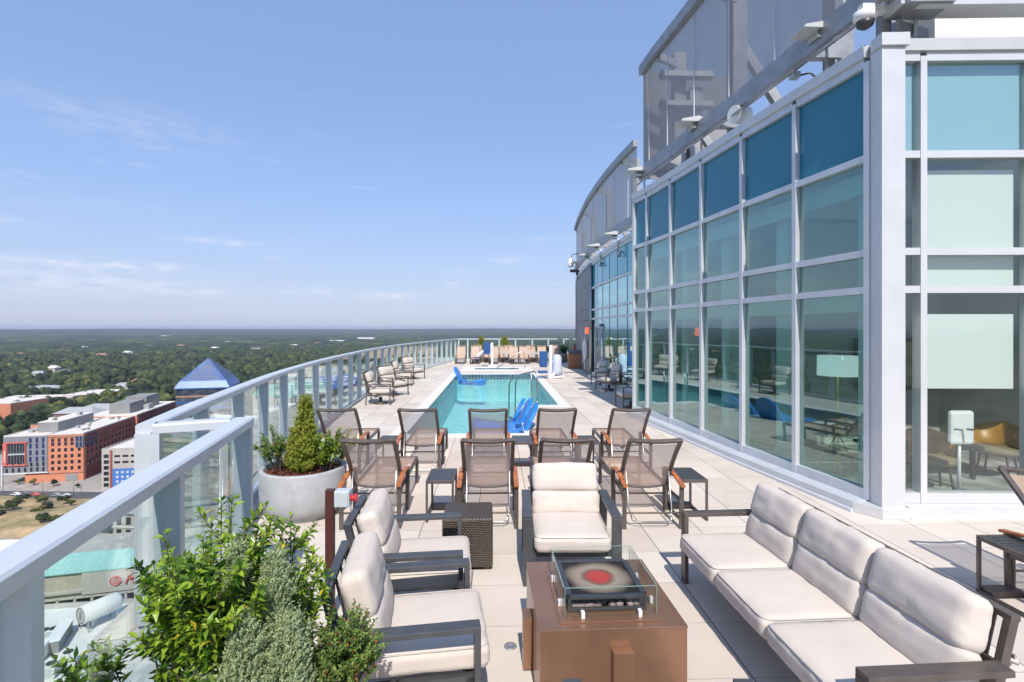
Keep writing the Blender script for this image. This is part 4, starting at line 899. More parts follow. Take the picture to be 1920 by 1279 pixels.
# ------------------------------------------------------------------ glass pavilion (near facade, right facade)
NF = [(4.31,6.19),(4.09,7.38),(3.87,8.60),(3.67,9.90),(3.47,11.18),(3.27,12.38),(3.10,13.0)]
PAV = thing('glass_pavilion', 'rooftop pavilion with a tall curtain wall of blue and green glass beside the sofa', 'building')
TR = [.20, 2.67, 3.12, 4.27, 5.43]       # transom centre heights
def curtain(parent, pts, outn, levels, glassm, topm, mullion_mat, wid=.075, last=None, top=5.62, curb=True, skip=(), cp=.20, mm=None):
    W3 = [W(x, d) for x, d in pts]
    for i, p in enumerate(W3):
        a = W3[max(i-1,0)]; c = W3[min(i+1,len(W3)-1)]; tt = (c-a).normalized(); x = Vector((tt.y,-tt.x,0))
        if x.dot(outn) < 0: x = -x
        b = MB(); V = []
        for z in (.14, levels[-1]): V += [Vector((p.x,p.y,z))+tt*u+x*v for u, v in ((-wid/2,-.10),(wid/2,-.10),(wid/2,-.022 if mm else .035),(-wid/2,-.022 if mm else .035))]
        b.add(V, [(0,3,2,1),(4,5,6,7),(0,1,5,4),(1,2,6,5),(2,3,7,6),(3,0,4,7)]); obj('mullion', b, mm or mullion_mat, parent)
    for k, z in enumerate(levels):
        for i in range(len(W3)-1):
            p, q = W3[i], W3[i+1]; tt = (q-p).normalized(); x = Vector((tt.y,-tt.x,0))
            if x.dot(outn) < 0: x = -x
            hh = .12 if k == 0 else (.11 if k == len(levels)-1 else .085)
            b = MB(); b.sweep([(-.09,-hh/2),(.028,-hh/2),(.028,hh/2),(-.09,hh/2)], Vector((p.x,p.y,z))+tt*wid*.52, Vector((q.x,q.y,z))-tt*wid*.52, x, (0,0,1)); obj('transom', b, mullion_mat, parent)
            if k < len(levels)-1 and (i, k) not in skip:
                zt_ = levels[k+1]-.04; b = MB(); V = []; zb = z+hh/2-.01
                for r in (p+tt*wid*.4, q-tt*wid*.4):
                    for zz in (zb, zt_): V += [Vector((r.x,r.y,zz))-x*.03, Vector((r.x,r.y,zz))-x*.042]
                b.add(V, [(0,2,6,4),(1,5,7,3),(0,1,3,2),(4,6,7,5),(0,4,5,1),(2,3,7,6)]); obj('glass_pane', b, topm if k == len(levels)-2 else glassm, parent)
    if curb:
        for i in range(len(W3)-1):
            p, q = W3[i], W3[i+1]; tt = (q-p).normalized(); x = Vector((tt.y,-tt.x,0))
            if x.dot(outn) < 0: x = -x
            b = MB(); b.sweep([(-.05,.0),(cp,.0),(cp,.035),(cp-.03,.045),(cp-.03,.125),(.05,.138),(-.05,.138)], p, q, x, (0,0,1)); obj('curb', b, mullion_mat, parent)
            b = MB(); b.sweep([(-.35,levels[-1]+.055),(.06,levels[-1]+.055),(.075,levels[-1]+.185),(.05,levels[-1]+.20),(-.35,levels[-1]+.20)], p, q, x, (0,0,1)); obj('parapet', b, mullion_mat, parent)
LEFT = W(-1, 0)
curtain(PAV, NF, LEFT, TR, M['facade_glass'], M['spandrel'], M['alu'], cp=.25)
# corner pier and right facade
RF = [(4.61,6.09),(4.87,6.085),(6.14,6.06),(7.5,6.03)]
curtain(PAV, RF, W(0,-1), TR, M['room_glass'], M['spandrel_pale'], M['alu_white'], cp=.19)
b = MB(); P_ = [W(*q) for q in ((4.30,6.15),(4.30,5.95),(4.57,5.945),(4.57,6.2),(4.36,6.2))]; b.prism([(p.x,p.y) for p in P_], .0, TR[-1]+.055); obj('corner_pier', b, M['alu_white'], PAV, .004)
b = MB(); P_ = [W(*q) for q in ((4.10,6.15),(4.275,5.90),(4.60,5.893),(4.60,6.1),(4.3,6.2))]; b.prism([(p.x,p.y) for p in P_], .0, .125); obj('curb', b, M['alu_white'], PAV, .006)
b = MB(); P_ = [W(*q) for q in ((4.28,6.10),(4.28,5.92),(4.60,5.91),(4.60,6.25),(4.36,6.25))]; b.prism([(p.x,p.y) for p in P_], TR[-1]+.057, TR[-1]+.204); obj('parapet', b, M['alu_white'], PAV, .004)
b = MB(); P_ = [W(*q) for q in ((3.06,13.04),(4.2,13.35),(4.2,13.25),(3.1,12.95))]; b.prism([(p.x,p.y) for p in P_], 0, 5.55); obj('return_wall', b, M['alu'], PAV)
b = MB(); rp = [W(x+.1, d, 0) for x, d in NF]+[W(4.2,13.2), W(9.5,13.2), W(9.5,6.15), W(4.5,6.2)]; b.prism([(p.x,p.y) for p in rp], 4.28, 4.34); obj('ceiling', b, M['ceiling'], PAV)
b = MB(); b.prism([(p.x,p.y) for p in rp], 5.42, 5.47); obj('roof', b, M['ceiling'], PAV)
b = MB(); b.prism([(p.x,p.y) for p in rp], .006, .03); obj('floor', b, M['carpet'], PAV)
# interior walls and columns
b = MB(); b.bar(W(8.6,6.0,2.1), W(7.4,16,2.1), .1, 4.2); b.bar(W(4.8,11.6,2.1), W(8.6,11.8,2.1), .1, 4.2); b.bar(W(5.3,9.7,2.1), W(9.6,9.8,2.1), .12, 4.19); obj('interior_wall', b, M['room_wall'], PAV)
for k, (x, d) in enumerate([(4.72,6.62),(4.50,8.3),(4.25,9.9),(4.0,11.5)]):
    b = MB(); p = W(x, d); b.box((p.x,p.y,2.1), (.26,.34,4.2), -TH); b.box((p.x,p.y,.16), (.30,.38,.26), -TH); obj('column', b, M['plaster'], PAV, .006)
b = MB()
for z in (2.55, 4.05): b.bar(W(4.55,6.1,z), W(3.5,12.9,z), .04, .26)
obj('bulkhead', b, M['plaster'], PAV)
b = MB(); b.sweep([(0,0),(.004,0),(.004,.90),(0,.90)], W(4.92,6.2,1.48), W(6.05,6.18,1.48), W(0,1), (0,0,1)); obj('roller_shade', b, M['shade'], PAV)
b = MB(); b.sweep([(0,0),(.004,0),(.004,1.42),(0,1.42)], W(4.92,6.2,2.70), W(6.05,6.18,2.70), W(0,1), (0,0,1)); obj('roller_shade', b, M['shade'], PAV)
b = MB(); b.sweep([(0,0),(.004,0),(.004,.90),(0,.90)], W(4.64,6.22,1.48), W(4.78,6.22,1.48), W(0,1), (0,0,1)); obj('roller_shade', b, M['shade'], PAV)
b = MB(); b.bar(W(4.62,6.19,4.86), W(7.5,6.13,4.86), .02, 1.08); obj('pale_sky_backing', b, M['shade'], PAV)  # pale panel added behind the top glass, standing in for mirrored bright sky
# white roof box and rear beam
b = MB(); b.bar(W(5.45,7.2,6.08), W(6.8,7.2,6.08), 1.2, .60); b.bar(W(5.35,7.2,6.42), W(6.9,7.2,6.42), 1.3, .05); obj('roof_upstand', b, M['plaster'], PAV)
b = MB(); b.bar(W(4.75,7.3,5.75), W(4.9,6.7,5.75), .3, .4); obj('roof_upstand', b, M['plaster'], PAV)

# far facade
FFc = [(3.665,23.45),(3.66,22.2),(3.69,21.0),(3.74,19.8),(3.80,18.6),(3.89,17.4),(4.0,16.2),(4.12,15.0),(4.25,13.6)]
FAR = thing('glass_wing', 'far curved glass wing with a slate end wall beyond the pavilion', 'building')
TRF = [.20, 2.66, 3.07, 4.06, 5.16]
curtain(FAR, FFc, LEFT, TRF, M['wing_glass'], M['spandrel_far'], M['alu'], wid=.03, mm=M['darkmetal'])
# slate wall
SL = [(3.665,23.5),(3.72,25.8),(3.83,28.5),(3.98,31.0),(4.10,32.6)]
for i in range(len(SL)-1):
    for (z0, z1) in ((.02,2.62),(2.635,3.15),(3.165,4.38),(4.395,5.25)):
        b = MB(); p, q = W(*SL[i]), W(*SL[i+1]); tt = (q-p).normalized(); x = Vector((tt.y,-tt.x,0)); x = -x if x.dot(LEFT) < 0 else x
        b.sweep([(-.2,z0),(0,z0),(0,z1),(-.2,z1)], p+tt*.002, q-tt*.002, x, (0,0,1)); obj('wall_panel', b, M['panel_dark'], FAR)
b = MB(); p = W(4.3,32.6); 
b.bar(W(4.08,32.65,2.63), W(7.5,33.4,2.63), .2, 5.2); obj('end_wall', b, M['panel_dark'], FAR)
for i in range(len(SL)-1):
    b = MB(); p, q = W(*SL[i]), W(*SL[i+1]); tt = (q-p).normalized(); x = Vector((tt.y,-tt.x,0)); x = -x if x.dot(LEFT) < 0 else x
    b.sweep([(-.3,5.26),(.06,5.26),(.06,5.42),(-.3,5.42)], p, q, x, (0,0,1)); obj('parapet', b, M['alu'], FAR)
b = MB()
for dx in (0,.12): b.tube([W(3.62,23.45+dx,.02), W(3.62,23.45+dx,5.2)], .05, 8)
obj('downpipe', b, M['steel'], FAR)
rp = [W(x+.12, d) for x, d in FFc[::-1]]+[W(x+.2, d) for x, d in SL[1:]]+[W(9,33),W(9,13.4)]
for nm, z0, z1, mm in (('floor', .006,.03,'carpet'),('ceiling',4.1,4.2,'ceiling'),('roof',5.2,5.25,'ceiling')):
    b = MB(); b.prism([(p.x,p.y) for p in rp], z0, z1); obj(nm, b, M[mm], FAR)
b = MB(); b.bar(W(7.0,14,2.1), W(6.6,23.6,2.1), .1, 4.2); obj('interior_wall', b, M['room_wall'], FAR)
# door
b = MB(); p, q = W(*FFc[1]), W(*FFc[2]); p = W(3.655,22.1); q = W(3.68,21.15)
dd = (q-p).normalized(); xx = Vector((dd.y,-dd.x,0)); xx = -xx if xx.dot(LEFT) < 0 else xx
for a_, c_ in (((0,.05),(0,2.35)),((.95,.05),(.95,2.35))): b.bar(p+dd*a_[0]+xx*.05+Vector((0,0,a_[1]+.2)), p+dd*c_[0]+xx*.05+Vector((0,0,c_[1])), .09, .06)
for z in (.3, 2.36): b.bar(p+xx*.05+Vector((0,0,z)), p+dd*.95+xx*.05+Vector((0,0,z)), .06, .12)
dr = obj('door', b, M['alu'], FAR); b = MB(); b.bar(p+dd*.85+xx*.12+Vector((0,0,.9)), p+dd*.85+xx*.12+Vector((0,0,1.3)), .03, .03); obj('handle', b, M['steel'], dr)

# ------------------------------------------------------------------ perforated screens above the roofs
def screen(nm, lb, pts, zb, zt_, shift=.22):
    t = thing(nm, lb, 'screen wall'); P = [W(x+shift, d) for x, d in pts]
    V = []; b = MB()
    for p in P: V += [(p.x,p.y,zb),(p.x,p.y,zt_),(p.x+.02,p.y,zb),(p.x+.02,p.y,zt_)]
    n = len(P); F = []
    for i in range(n-1): a = i*4; c = a+4; F += [(a,c,c+1,a+1)]
    b.add(V, F, False); obj('mesh_panel', b, M['screen'], t, fixn=False)
    for z, hh, nm2 in ((zb+.05,.30,'lower_beam'),(zt_,.24,'upper_beam')):
        b = MB()
        for i in range(n-1): b.bar(P[i]+Vector((-.05,0,z)), P[i+1]+Vector((-.05,0,z)), .16, hh)
        obj(nm2, b, M['beam'], t)
    b = MB()
    for i in range(n-1): b.tube([P[i]+Vector((-.16,0,zb-.2)), P[i+1]+Vector((-.16,0,zb-.2))], .022, 6)
    obj('conduit', b, M['steel'], t)
    for i in range(1, n, 2):
        b = MB(); b.bar(P[i]+Vector((.55,.1,5.48)), P[i]+Vector((.55,.1,zt_)), .28, .28); obj('column', b, M['beam'], t)
        b = MB(); b.bar(P[i]+Vector((.5,0,zb+.05)), P[i]+Vector((0,0,zb+.05)), .12, .2); b.bar(P[i]+Vector((.5,0,zt_-.3)), P[i]+Vector((0,0,zt_-.1)), .12, .16); b.bar(P[i]+Vector((1.6,0,zb)), P[i]+Vector((.55,.1,zt_-1.0)), .16,.16); obj('bracket', b, M['beam'], t)
    for i in range(n-1):
        b = MB(); p = P[i].lerp(P[i+1], .5)+Vector((-.03,0,0)); b.bar(p+Vector((0,0,zb)), p+Vector((0,0,zt_)), .02, .02); obj('seam', b, M['alu'], t)
    return t, P
SC1 = [(4.22,5.9),(4.02,7.4),(3.86,8.7),(3.66,9.95),(3.48,11.2),(3.30,12.4),(3.20,13.3)]
s1, P1 = screen('perforated_screen', 'tall grey perforated screen above the pavilion roof', SC1, 6.15, 8.9)
SC2 = [(4.2,17.2),(4.02,18.8),(3.88,20.6),(3.78,22.6),(3.74,24.8),(3.78,27.0),(3.86,29.4),(4.0,31.9)]
s2, P2_ = screen('perforated_screen', 'lower curving grey perforated screen above the far glass wing', SC2, 5.85, 8.45, .0)
# block end of the first screen (returns inward)
b = MB(); b.bar(P1[-1]+Vector((0,0,7.5)), P1[-1]+Vector((2.6,.3,7.5)), .03, 2.8); obj('end_panel', b, M['screen'], s1)
b = MB(); 
for z in (7.6, 8.3): b.bar(P1[-1]+Vector((.1,-1.0,z)), P1[-1]+Vector((1.3,-1.2,z-.1)), .25, .12)
b.bar(P1[-2]+Vector((.9,0,5.0)), P1[-2]+Vector((.9,0,8.0)), .3, .3); obj('bracket', b, M['beam'], s1)
# screen over right facade: beam at top right
b = MB(); b.bar(W(4.45,6.0,6.06), W(9,5.9,6.06), .3, .28); b.bar(W(4.62,5.84,5.90), W(9,5.75,5.90), .08, .05); obj('lower_beam', b, M['alu_white'], s1)
b = MB(); b.bar(W(4.5,5.95,6.06), W(5.0,5.94,6.06), .36, .33); obj('splice_plate', b, M['beam'], s1)
b = MB(); b.bar(W(4.62,6.15,5.6), W(4.75,6.5,6.1), .10, .14); b.bar(W(4.5,6.2,5.6), W(4.5,6.2,6.0), .12, .10); b.bar(W(4.55,6.05,5.78), W(5.1,6.3,5.82), .05, .12); obj('bracket', b, M['beam'], s1)

# floodlights, cameras
def flood(px, py, d, lb, s=1.0, proto=[None]):
    loc = W(X_(px, d), d, Z_(py, d))
    if proto[0] is None:
        t = thing('floodlight', lb, 'floodlight', loc, R(2), 'floodlights along the roof edge')
        b = MB(); b.sweep([(-.34,-.02),(.02,-.02),(.05,.05),(-.02,.075),(-.30,.02)], (0,-.17,0), (0,.17,0), (1,0,0), (0,0,1)); obj('lamp_head', b, M['alu_white'], t)
        b = MB()
        for k in range(8): b.box((-.10+k*.022, 0, -.07), (.008, .22, .10))
        b.box((.02,0,-.05), (.10,.16,.10)); obj('heat_sink', b, M['graybox'], t)
        b = MB(); b.tube([(.08,0,-.05),(.10,0,-.2),(.10,0,-.62)], .02, 8); b.box((.10,0,-.6), (.12,.12,.06)); obj('bracket', b, M['steel'], t)
        b = MB(); b.tube([(.12,.0,-.55),(.3,.05,-.35),(.45,.1,-.3)], .018, 6); obj('cable', b, M['darkmetal'], t); proto[0] = t; return t
    t = dup(proto[0], loc, R(2), lb); t.scale = (s, s, s); return t
flood(1537, 62, 7.05, 'nearest floodlight on the roof edge above the second blue pane')
flood(1305, 232, 10.4, 'floodlight above the middle of the pavilion, second from the right', 1.15)
flood(1200, 322, 13.2, 'floodlight at the left end of the pavilion roof', 1.15)
flood(1153, 440, 18.0, 'floodlight nearest on the far wing roof', 1.25); flood(1120, 462, 21.0, 'second floodlight on the far wing roof', 1.3); flood(1101, 479, 24.6, 'third floodlight on the far wing roof, above the slate wall', 1.3); flood(1085, 493, 29.5, 'furthest floodlight at the end of the slate wall', 1.4)
t = thing('dome_camera', 'white dome security camera on an arm above the corner pier', 'security camera', W(X_(1622,6.1), 6.1, Z_(38,6.1))); b = MB(); b.lathe([(.055,.10),(.12,.09),(.125,.02),(.10,-.02)], 24); b.box((.1,0,.13), (.32,.1,.09)); obj('housing', b, M['white'], t)
b = MB(); b.lathe([(.10,-.02),(.085,-.07),(.045,-.10),(0,-.11)], 24); obj('dome', b, M['darkmetal'], t)
b = MB(); b.tube([(.05,0,.16),(.25,.02,.17),(.42,0,.0),(.46,0,-.3)], .022, 8); b.tube([(.5,0,.2),(.62,0,.05),(.6,0,-.32)], .022, 8); obj('cable', b, M['graybox'], t)
t = thing('junction_box', 'small junction box hanging under the screen beam beside a cable', 'junction box', W(X_(1490,7.5), 7.5, Z_(142,7.5))); b = MB(); b.box((0,0,0), (.12,.12,.09)); obj('casing', b, M['graybox'], t, .008); b = MB(); b.tube([(.05,0,0),(.2,-.05,.02),(.32,-.1,-.12)], .014, 6); obj('cable', b, M['darkmetal'], t)
t = thing('horn_speaker', 'round white drum speaker under the screen beam', 'speaker', W(X_(1387,9.0), 9.0, Z_(217,9.0))); b = MB(); b.tube([(-.13,-.05,0),(.14,.05,.03)], [.15,.15], 20); obj('drum', b, M['white'], t)
b = MB(); b.bar((.05,.1,0), (.35,.3,-.1), .05,.05); obj('bracket', b, M['steel'], t)
t = thing('hanging_camera', 'white camera hanging from a curved arm at the far end of the screen', 'security camera', W(X_(1070,30), 30, Z_(497,30))); b = MB(); b.lathe([(0,.42),(.10,.38),(.16,.2),(.18,0),(.12,-.12),(0,-.16)], 16); obj('housing', b, M['white'], t); b = MB(); b.tube([(0,0,.4),(.1,0,.62),(.5,0,.66)], .03, 6); obj('arm', b, M['steel'], t)
t = thing('bracket_camera', 'dark camera with cables on a bracket below the hanging camera', 'security camera', W(X_(1080,30), 30, Z_(508,30))); b = MB(); b.box((-.1,0,0), (.5,.16,.16)); b.box((.1,0,-.1), (.2,.2,.3)); obj('housing', b, M['darkmetal'], t); b = MB(); b.tube([(.1,0,-.2),(.05,0,-.45),(.3,0,-.42),(.35,0,-.1)], .025, 6); obj('cable', b, M['darkmetal'], t)
t = thing('beacon', 'small red obstruction lamp on the far screen top', 'beacon', W(X_(1095,27), 27, Z_(392,27))); b = MB(); b.lathe([(0,.12),(.07,.10),(.08,-.08),(0,-.1)], 12); obj('lens', b, M['red'], t); b = MB(); b.tube([(0,0,-.08),(.1,0,-.3),(.25,0,-.45)], .02, 6); obj('arm', b, M['darkmetal'], t)

# things on the slate wall
def onwall(px, py, off=.03):
    # intersect view ray with slate wall polyline
    for (x0,d0),(x1,d1) in zip(SL[:-1], SL[1:]):
        m = (px-960)/960; den = (x1-x0)-m*(d1-d0)
        s = (m*d0-x0)/den if abs(den) > 1e-9 else -1
        if -.01 <= s <= 1.01: d = d0+s*(d1-d0); return W(m*d-off, d, Z_(py, d))
    return W((px-960)/960*24, 24, Z_(py, 24))
for k, (px, p0, p1, lb) in enumerate([(1088, 620, 630, 'short white lettering strip on the slate wall, furthest'), (1092.5, 618, 652, 'middle white lettering strip on the slate wall'), (1097, 618, 650, 'white lettering strip nearest the red alarm on the slate wall')]):
    a = onwall(px, p0); c = onwall(px, p1); t = thing('wall_lettering', lb, 'lettering', a); n_ = 8 if k else 3
    for j in range(n_):
        z = (c.z-a.z)*j/n_; b = MB(); b.box((0,0,z-.04), (.02,.14,abs(c.z-a.z)/n_*.55)); obj('sign_letter', b, M['white'], t)
t = thing('fire_alarm', 'red fire alarm box high on the slate wall beside the glass', 'fire alarm', onwall(1103.5, 620)); b = MB(); b.box((-.05,0,0), (.12,.28,.30)); obj('casing', b, M['red_glow'], t, .01); b = MB(); b.box((-.12,0,.05), (.03,.12,.1)); obj('strobe', b, M['white'], t)
t = thing('rescue_ring', 'white ring buoy with a coiled rope on the slate wall', 'life ring', onwall(1101.5, 655)); b = MB(); b.tube([(-.09, .30*math.cos(a), .42*math.sin(a)) for a in [k*math.pi/12 for k in range(24)]], .075, 8, closed=True); obj('ring', b, M['white'], t); b = MB(); b.tube([(-.1,.1*math.sin(k*1.1),-.45-.06*k) for k in range(10)], .03, 6); obj('rope', b, M['white'], t)
t = thing('outlet_box', 'small grey outlet box low on the slate wall', 'outlet', onwall(1096, 677)); b = MB(); b.box((-.03,0,0), (.08,.2,.3)); obj('casing', b, M['graybox'], t, .01)
# ------------------------------------------------------------------ furniture
def cushion(c, size, r=.05, puff=.03, axis=2, seed=0, M3=None, n=10, wr=.006, pinch=0):
    """soft box: rounded, puffed along its thin axis, with slight creases"""
    h = [s/2 for s in size]; b = bmesh.new(); bmesh.ops.create_cube(b, size=2); bmesh.ops.subdivide_edges(b, edges=b.edges[:], cuts=n, use_grid_fill=True)
    off = Vector((seed*7.3, seed*3.1, 0)); V = []
    oth = [i for i in range(3) if i != axis]
    for v in b.verts:
        p = v.co; q = [p[i]*h[i] for i in range(3)]; inn = [max(-(h[i]-r), min(h[i]-r, q[i])) for i in range(3)]
        dlt = Vector([q[i]-inn[i] for i in range(3)]); m = max(abs(dlt[i]) for i in range(3))
        if dlt.length > 1e-9: dlt = dlt.normalized()*m
        o = Vector(inn)+dlt; u, w_ = p[oth[0]], p[oth[1]]
        o[axis] += (1 if p[axis] > 0 else -1)*abs(p[axis])*puff*(1-u*u)*(1-w_*w_)
        for k_, a_ in ((u, oth[0]), (w_, oth[1])): 
            pass
        if pinch:
            e = (u*u*w_*w_)**2; o[oth[0]] *= 1-pinch*(1-u*u)*abs(w_)**3*.0 ; o[oth[0]] -= math.copysign(pinch*h[oth[0]]*(1-abs(w_)**2)*.5*abs(u)**3, u)*-.2; o[oth[1]] -= math.copysign(pinch*h[oth[1]]*abs(w_)**3*(1-abs(u)**2)*-.25, w_)
        ed = max(abs(u), abs(w_))**5; oo = o.copy()
        cre = -abs(noise.noise(Vector((oo.x*24, oo.y*24, oo.z*24))+off))*ed*.009+noise.noise(Vector((oo[oth[0]]*6, oo[oth[1]]*16, seed*2.1)))*wr*.9*(1-ed)
        o[axis] += (1 if p[axis] > 0 else -1)*cre*(1 if abs(p[axis]) > .5 else 0)
        nn = noise.noise(o*7+off)*wr*1.3+noise.noise(Vector((o.x*26,o.y*9,o.z*9))+off)*wr*.8; o += o.normalized()*nn if o.length > 0 else o
        V.append(o)
    F = [tuple(x.index for x in f.verts) for f in b.faces]; b.free()
    if M3 is not None: V = [M3 @ v for v in V]
    V = [v+Vector(c) for v in V]; mb = MB(); mb.add(V, F, True); return mb
RX = lambda a: Matrix.Rotation(R(a), 3, 'X')
def seat_group(t, w_, nseat, mt, arms=True, seed=0, low=False, cushw=None):
    """arm frames, seat rails, back frame and cushions, facing local +Y"""
    aw, at, ah = .085, .032, .607; dp = .35
    for s in (-1, 1):
        x = s*(w_/2-aw/2); b = MB(); b.bar((x,-dp-.02,ah-at/2), (x,dp,ah-at/2), aw, at); obj('armrest', b, mt, t, .004)
        b = MB(); b.bar((x,dp-.017,0), (x,dp-.017,ah-at), aw, .034); obj('leg', b, mt, t, .003)
        b = MB(); b.bar((x,-dp-.04,0), (x,-dp+.06,ah-at), aw*.9, .034); obj('leg', b, mt, t, .003)
    b = MB()
    for s in (-1, 1): b.bar((s*(w_/2-aw-.012),-dp,.262), (s*(w_/2-aw-.012),dp-.02,.272), .024, .05)
    b.bar((-w_/2+aw,dp-.05,.268), (w_/2-aw,dp-.05,.268), .05, .045); b.bar((-w_/2+aw,-dp+.04,.262), (w_/2-aw,-dp+.04,.262), .05, .045)
    for k in range(nseat*5): y = -dp+.08+k*0; xx = -w_/2+aw+.05+(w_-2*aw-.1)*k/(nseat*5-1); b.bar((xx,-dp+.03,.272), (xx,dp-.05,.272), .03, .01)
    obj('seat_frame', b, mt, t)
    b = MB(); y0, z0, y1, z1 = -dp+.02, .25, -dp-.115, .80
    for s in (-1, 1): b.bar((s*(w_/2-aw-.02),y0,z0), (s*(w_/2-aw-.02),y1,z1), .035, .045, up=(0,1,0))
    b.bar((-w_/2+aw,y1,z1), (w_/2-aw,y1,z1), .05, .03); b.bar((-w_/2+aw,(y0+y1)/2,.56), (w_/2-aw,(y0+y1)/2,.56), .02, .04)
    for k in range(nseat*4): xx = -w_/2+aw+.1+(w_-2*aw-.2)*k/(nseat*4-1); b.bar((xx,y0,z0), (xx,y1+.004,z1-.01), .028, .01, up=(0,1,0))
    obj('back_frame', b, mt, t)
    cw = (w_-2*aw-.02)/nseat
    for k in range(nseat):
        cx = -w_/2+aw+.01+cw*(k+.5)
        o = obj('seat_cushion', cushion((cx,.035,.375), (cw-.004,.76,.145), .05, .012, 2, seed+k, n=18, wr=.005), M['cushion'], t, fixn=False)
        b = MB(); hw, hd = cw/2-.006, .37; loop = []
        for q in range(40):
            a = 2*math.pi*q/40; ca, sa = math.cos(a), math.sin(a); loop.append((cx+math.copysign(abs(ca)**.16, ca)*hw*.99, .035+math.copysign(abs(sa)**.16, sa)*hd*1.0, .437))
        b.tube(loop, .0042, 5, closed=True); obj('piping', b, M['cover'], o)
        for j, (yc, zc, hh, tt_, an) in enumerate(((-.245,.525,.235,.15,-14), (-.305,.745,.275,.155,-17))):
            if low and j: zc -= .02
            m3 = RX(-an if False else -an*-1); o = obj('back_pillow', cushion((cx+random.uniform(-.01,.01),yc,zc), (cw-.012-.01*j,tt_,hh), .05, .020, 1, seed*3+k*2+j, RX(14+3*j), n=16, wr=.0075), M['cushion'], t, fixn=False)
            if j == 0:
                b = MB(); b.tube([(cx+.18,yc+.06,zc-.11),(cx+.21,yc+.10,zc-.125),(cx+.24,yc+.07,zc-.12)], .012, 6); obj('tie', b, M['cushion'], o)
    for s in (-1, 1):
        b = MB(); b.tube([(s*(w_/2-aw-.04),-.42,.60),(s*(w_/2-aw+.01),-.46,.595),(s*(w_/2-aw-.03),-.49,.60),(s*(w_/2-aw-.05),-.47,.54)], .012, 6); obj('tie', b, M['cushion'], t)
def place(t, xc, d, face): t.location = W(xc, d); t.rotation_euler = (0,0,R(face-90)-TH)   # face: camera-frame angle it looks along (0=right, 90=ahead)
AC = thing('lounge_armchair', 'cream cushioned armchair facing the fire table from the pool side', 'armchair', group='cushioned armchairs round the fire table'); seat_group(AC, .845, 1, M['char'], seed=1); place(AC, .517, 4.72, 270)
a2 = thing('lounge_armchair', 'cream cushioned armchair nearest the foreground planter, its back to the balustrade', 'armchair', group='cushioned armchairs round the fire table'); seat_group(a2, .85, 1, M['char'], seed=5)
def at_front(t, near, far_, dp=.35):     # near/far outer front corners of a right-facing seat
    n, f = Vector(near), Vector(far_); tg = (f-n).normalized(); face = math.degrees(math.atan2(-tg.x, tg.y)); fv = Vector((math.cos(R(face)), math.sin(R(face)))); c = (n+f)/2-fv*dp; place(t, c.x, c.y, face)
at_front(a2, (-.165,2.735), (-.30,3.57))
a3 = thing('lounge_armchair', 'cream cushioned armchair between the brown post and the wicker table', 'armchair', group='cushioned armchairs round the fire table'); seat_group(a3, .85, 1, M['char'], seed=9)
at_front(a3, (-.345,3.62), (-.44,4.46))
a4 = thing('lounge_armchair', 'armchair nearest the camera, only its dark arm ends showing at the bottom edge', 'armchair', group='cushioned armchairs round the fire table'); seat_group(a4, .86, 1, M['char'], seed=13); place(a4, .66, 1.985, 90)
SF = thing('outdoor_sofa', 'long three seat sofa with cream cushions and bronze frame on the right', 'sofa'); seat_group(SF, 2.17, 3, M['bronze'], seed=20); place(SF, 1.555+.35, 3.44, 183.7)

# fire table
k_ = 1.7; FT = thing('fire_table', 'square copper brown fire table with a glass wind guard and mesh cover', 'fire table', W((.164+.598*k_)/2-.0-.035, 3.33), R(1.6))
S = .85
b = MB(); b.box((0,0,.245), (S,S,.49)); obj('body', b, M['copper'], FT, .004)
b = MB(); b.box((0,0,.4955), (S+.006,S+.006,.012)); obj('top', b, M['copper'], FT, .003)
b = MB(); b.box((0,-.05,.506), (.60,.64,.008)); obj('burner_tray', b, M['copper'], FT, .002)
b = MB(); b.box((.04,-S/2-.03,.20), (.115,.06,.41-.02)); obj('side_box', b, M['copper'], FT, .003)
b = MB(); b.box((-S/2-.03,.04,.18), (.058,.12,.33)); obj('side_box', b, M['copper'], FT, .003)
gw, gd, gz = .545, .56, .165; gy = -.03
b = MB(); z = .512+gz/2
for s in (-1,1): b.box((.01,gy+s*gd/2,z), (gw,.008,gz)); b.box((.01+s*gw/2+s*.006,gy,z), (.008,gd-.02,gz))
gg = obj('wind_guard', b, M['clear_glass'], FT)
b = MB(); M['edge'] = mat('glass_edge', (.30,.46,.40), .15, alpha=.6); zt_ = .512+gz+.002
for s in (-1,1):
    b.box((.01,gy+s*gd/2,zt_), (gw,.006,.0022)); b.box((.01+s*gw/2+s*.006,gy,zt_), (.006,gd-.02,.0022))
    for q in (-1,1): b.box((.01+s*(gw/2+.001),gy+q*gd/2,.512+gz/2), (.003,.008,gz-.004))
obj('glass_edge', b, M['edge'], gg)
for s in (-1,1):
    for x in (-.17,.17): b = MB(); b.box((x+.01,gy+s*(gd/2+.012),.525), (.022,.03,.045)); obj('clip', b, M['white'], FT, .003)
    for y in (-.15,.15): b = MB(); b.box((.01+s*(gw/2+.012),gy+y,.525), (.02,.022,.045)); obj('clip', b, M['white'], FT, .003)
b = MB(); w2 = .228; zt2 = .598
for s in (-1,1):
    b.bar((-w2,gy+s*w2,zt2), (w2,gy+s*w2,zt2), .036,.02); b.bar((s*w2,gy-w2+.018,zt2), (s*w2,gy+w2-.018,zt2), .036,.02)
    for q in (-1,1): b.bar((s*w2,gy+q*w2,.512), (s*w2,gy+q*w2,zt2-.01), .02,.02)
    b.bar((-w2,gy+s*w2,.525), (w2,gy+s*w2,.525), .018,.018)
cage = obj('cage', b, M['darkmetal'], FT, .002)
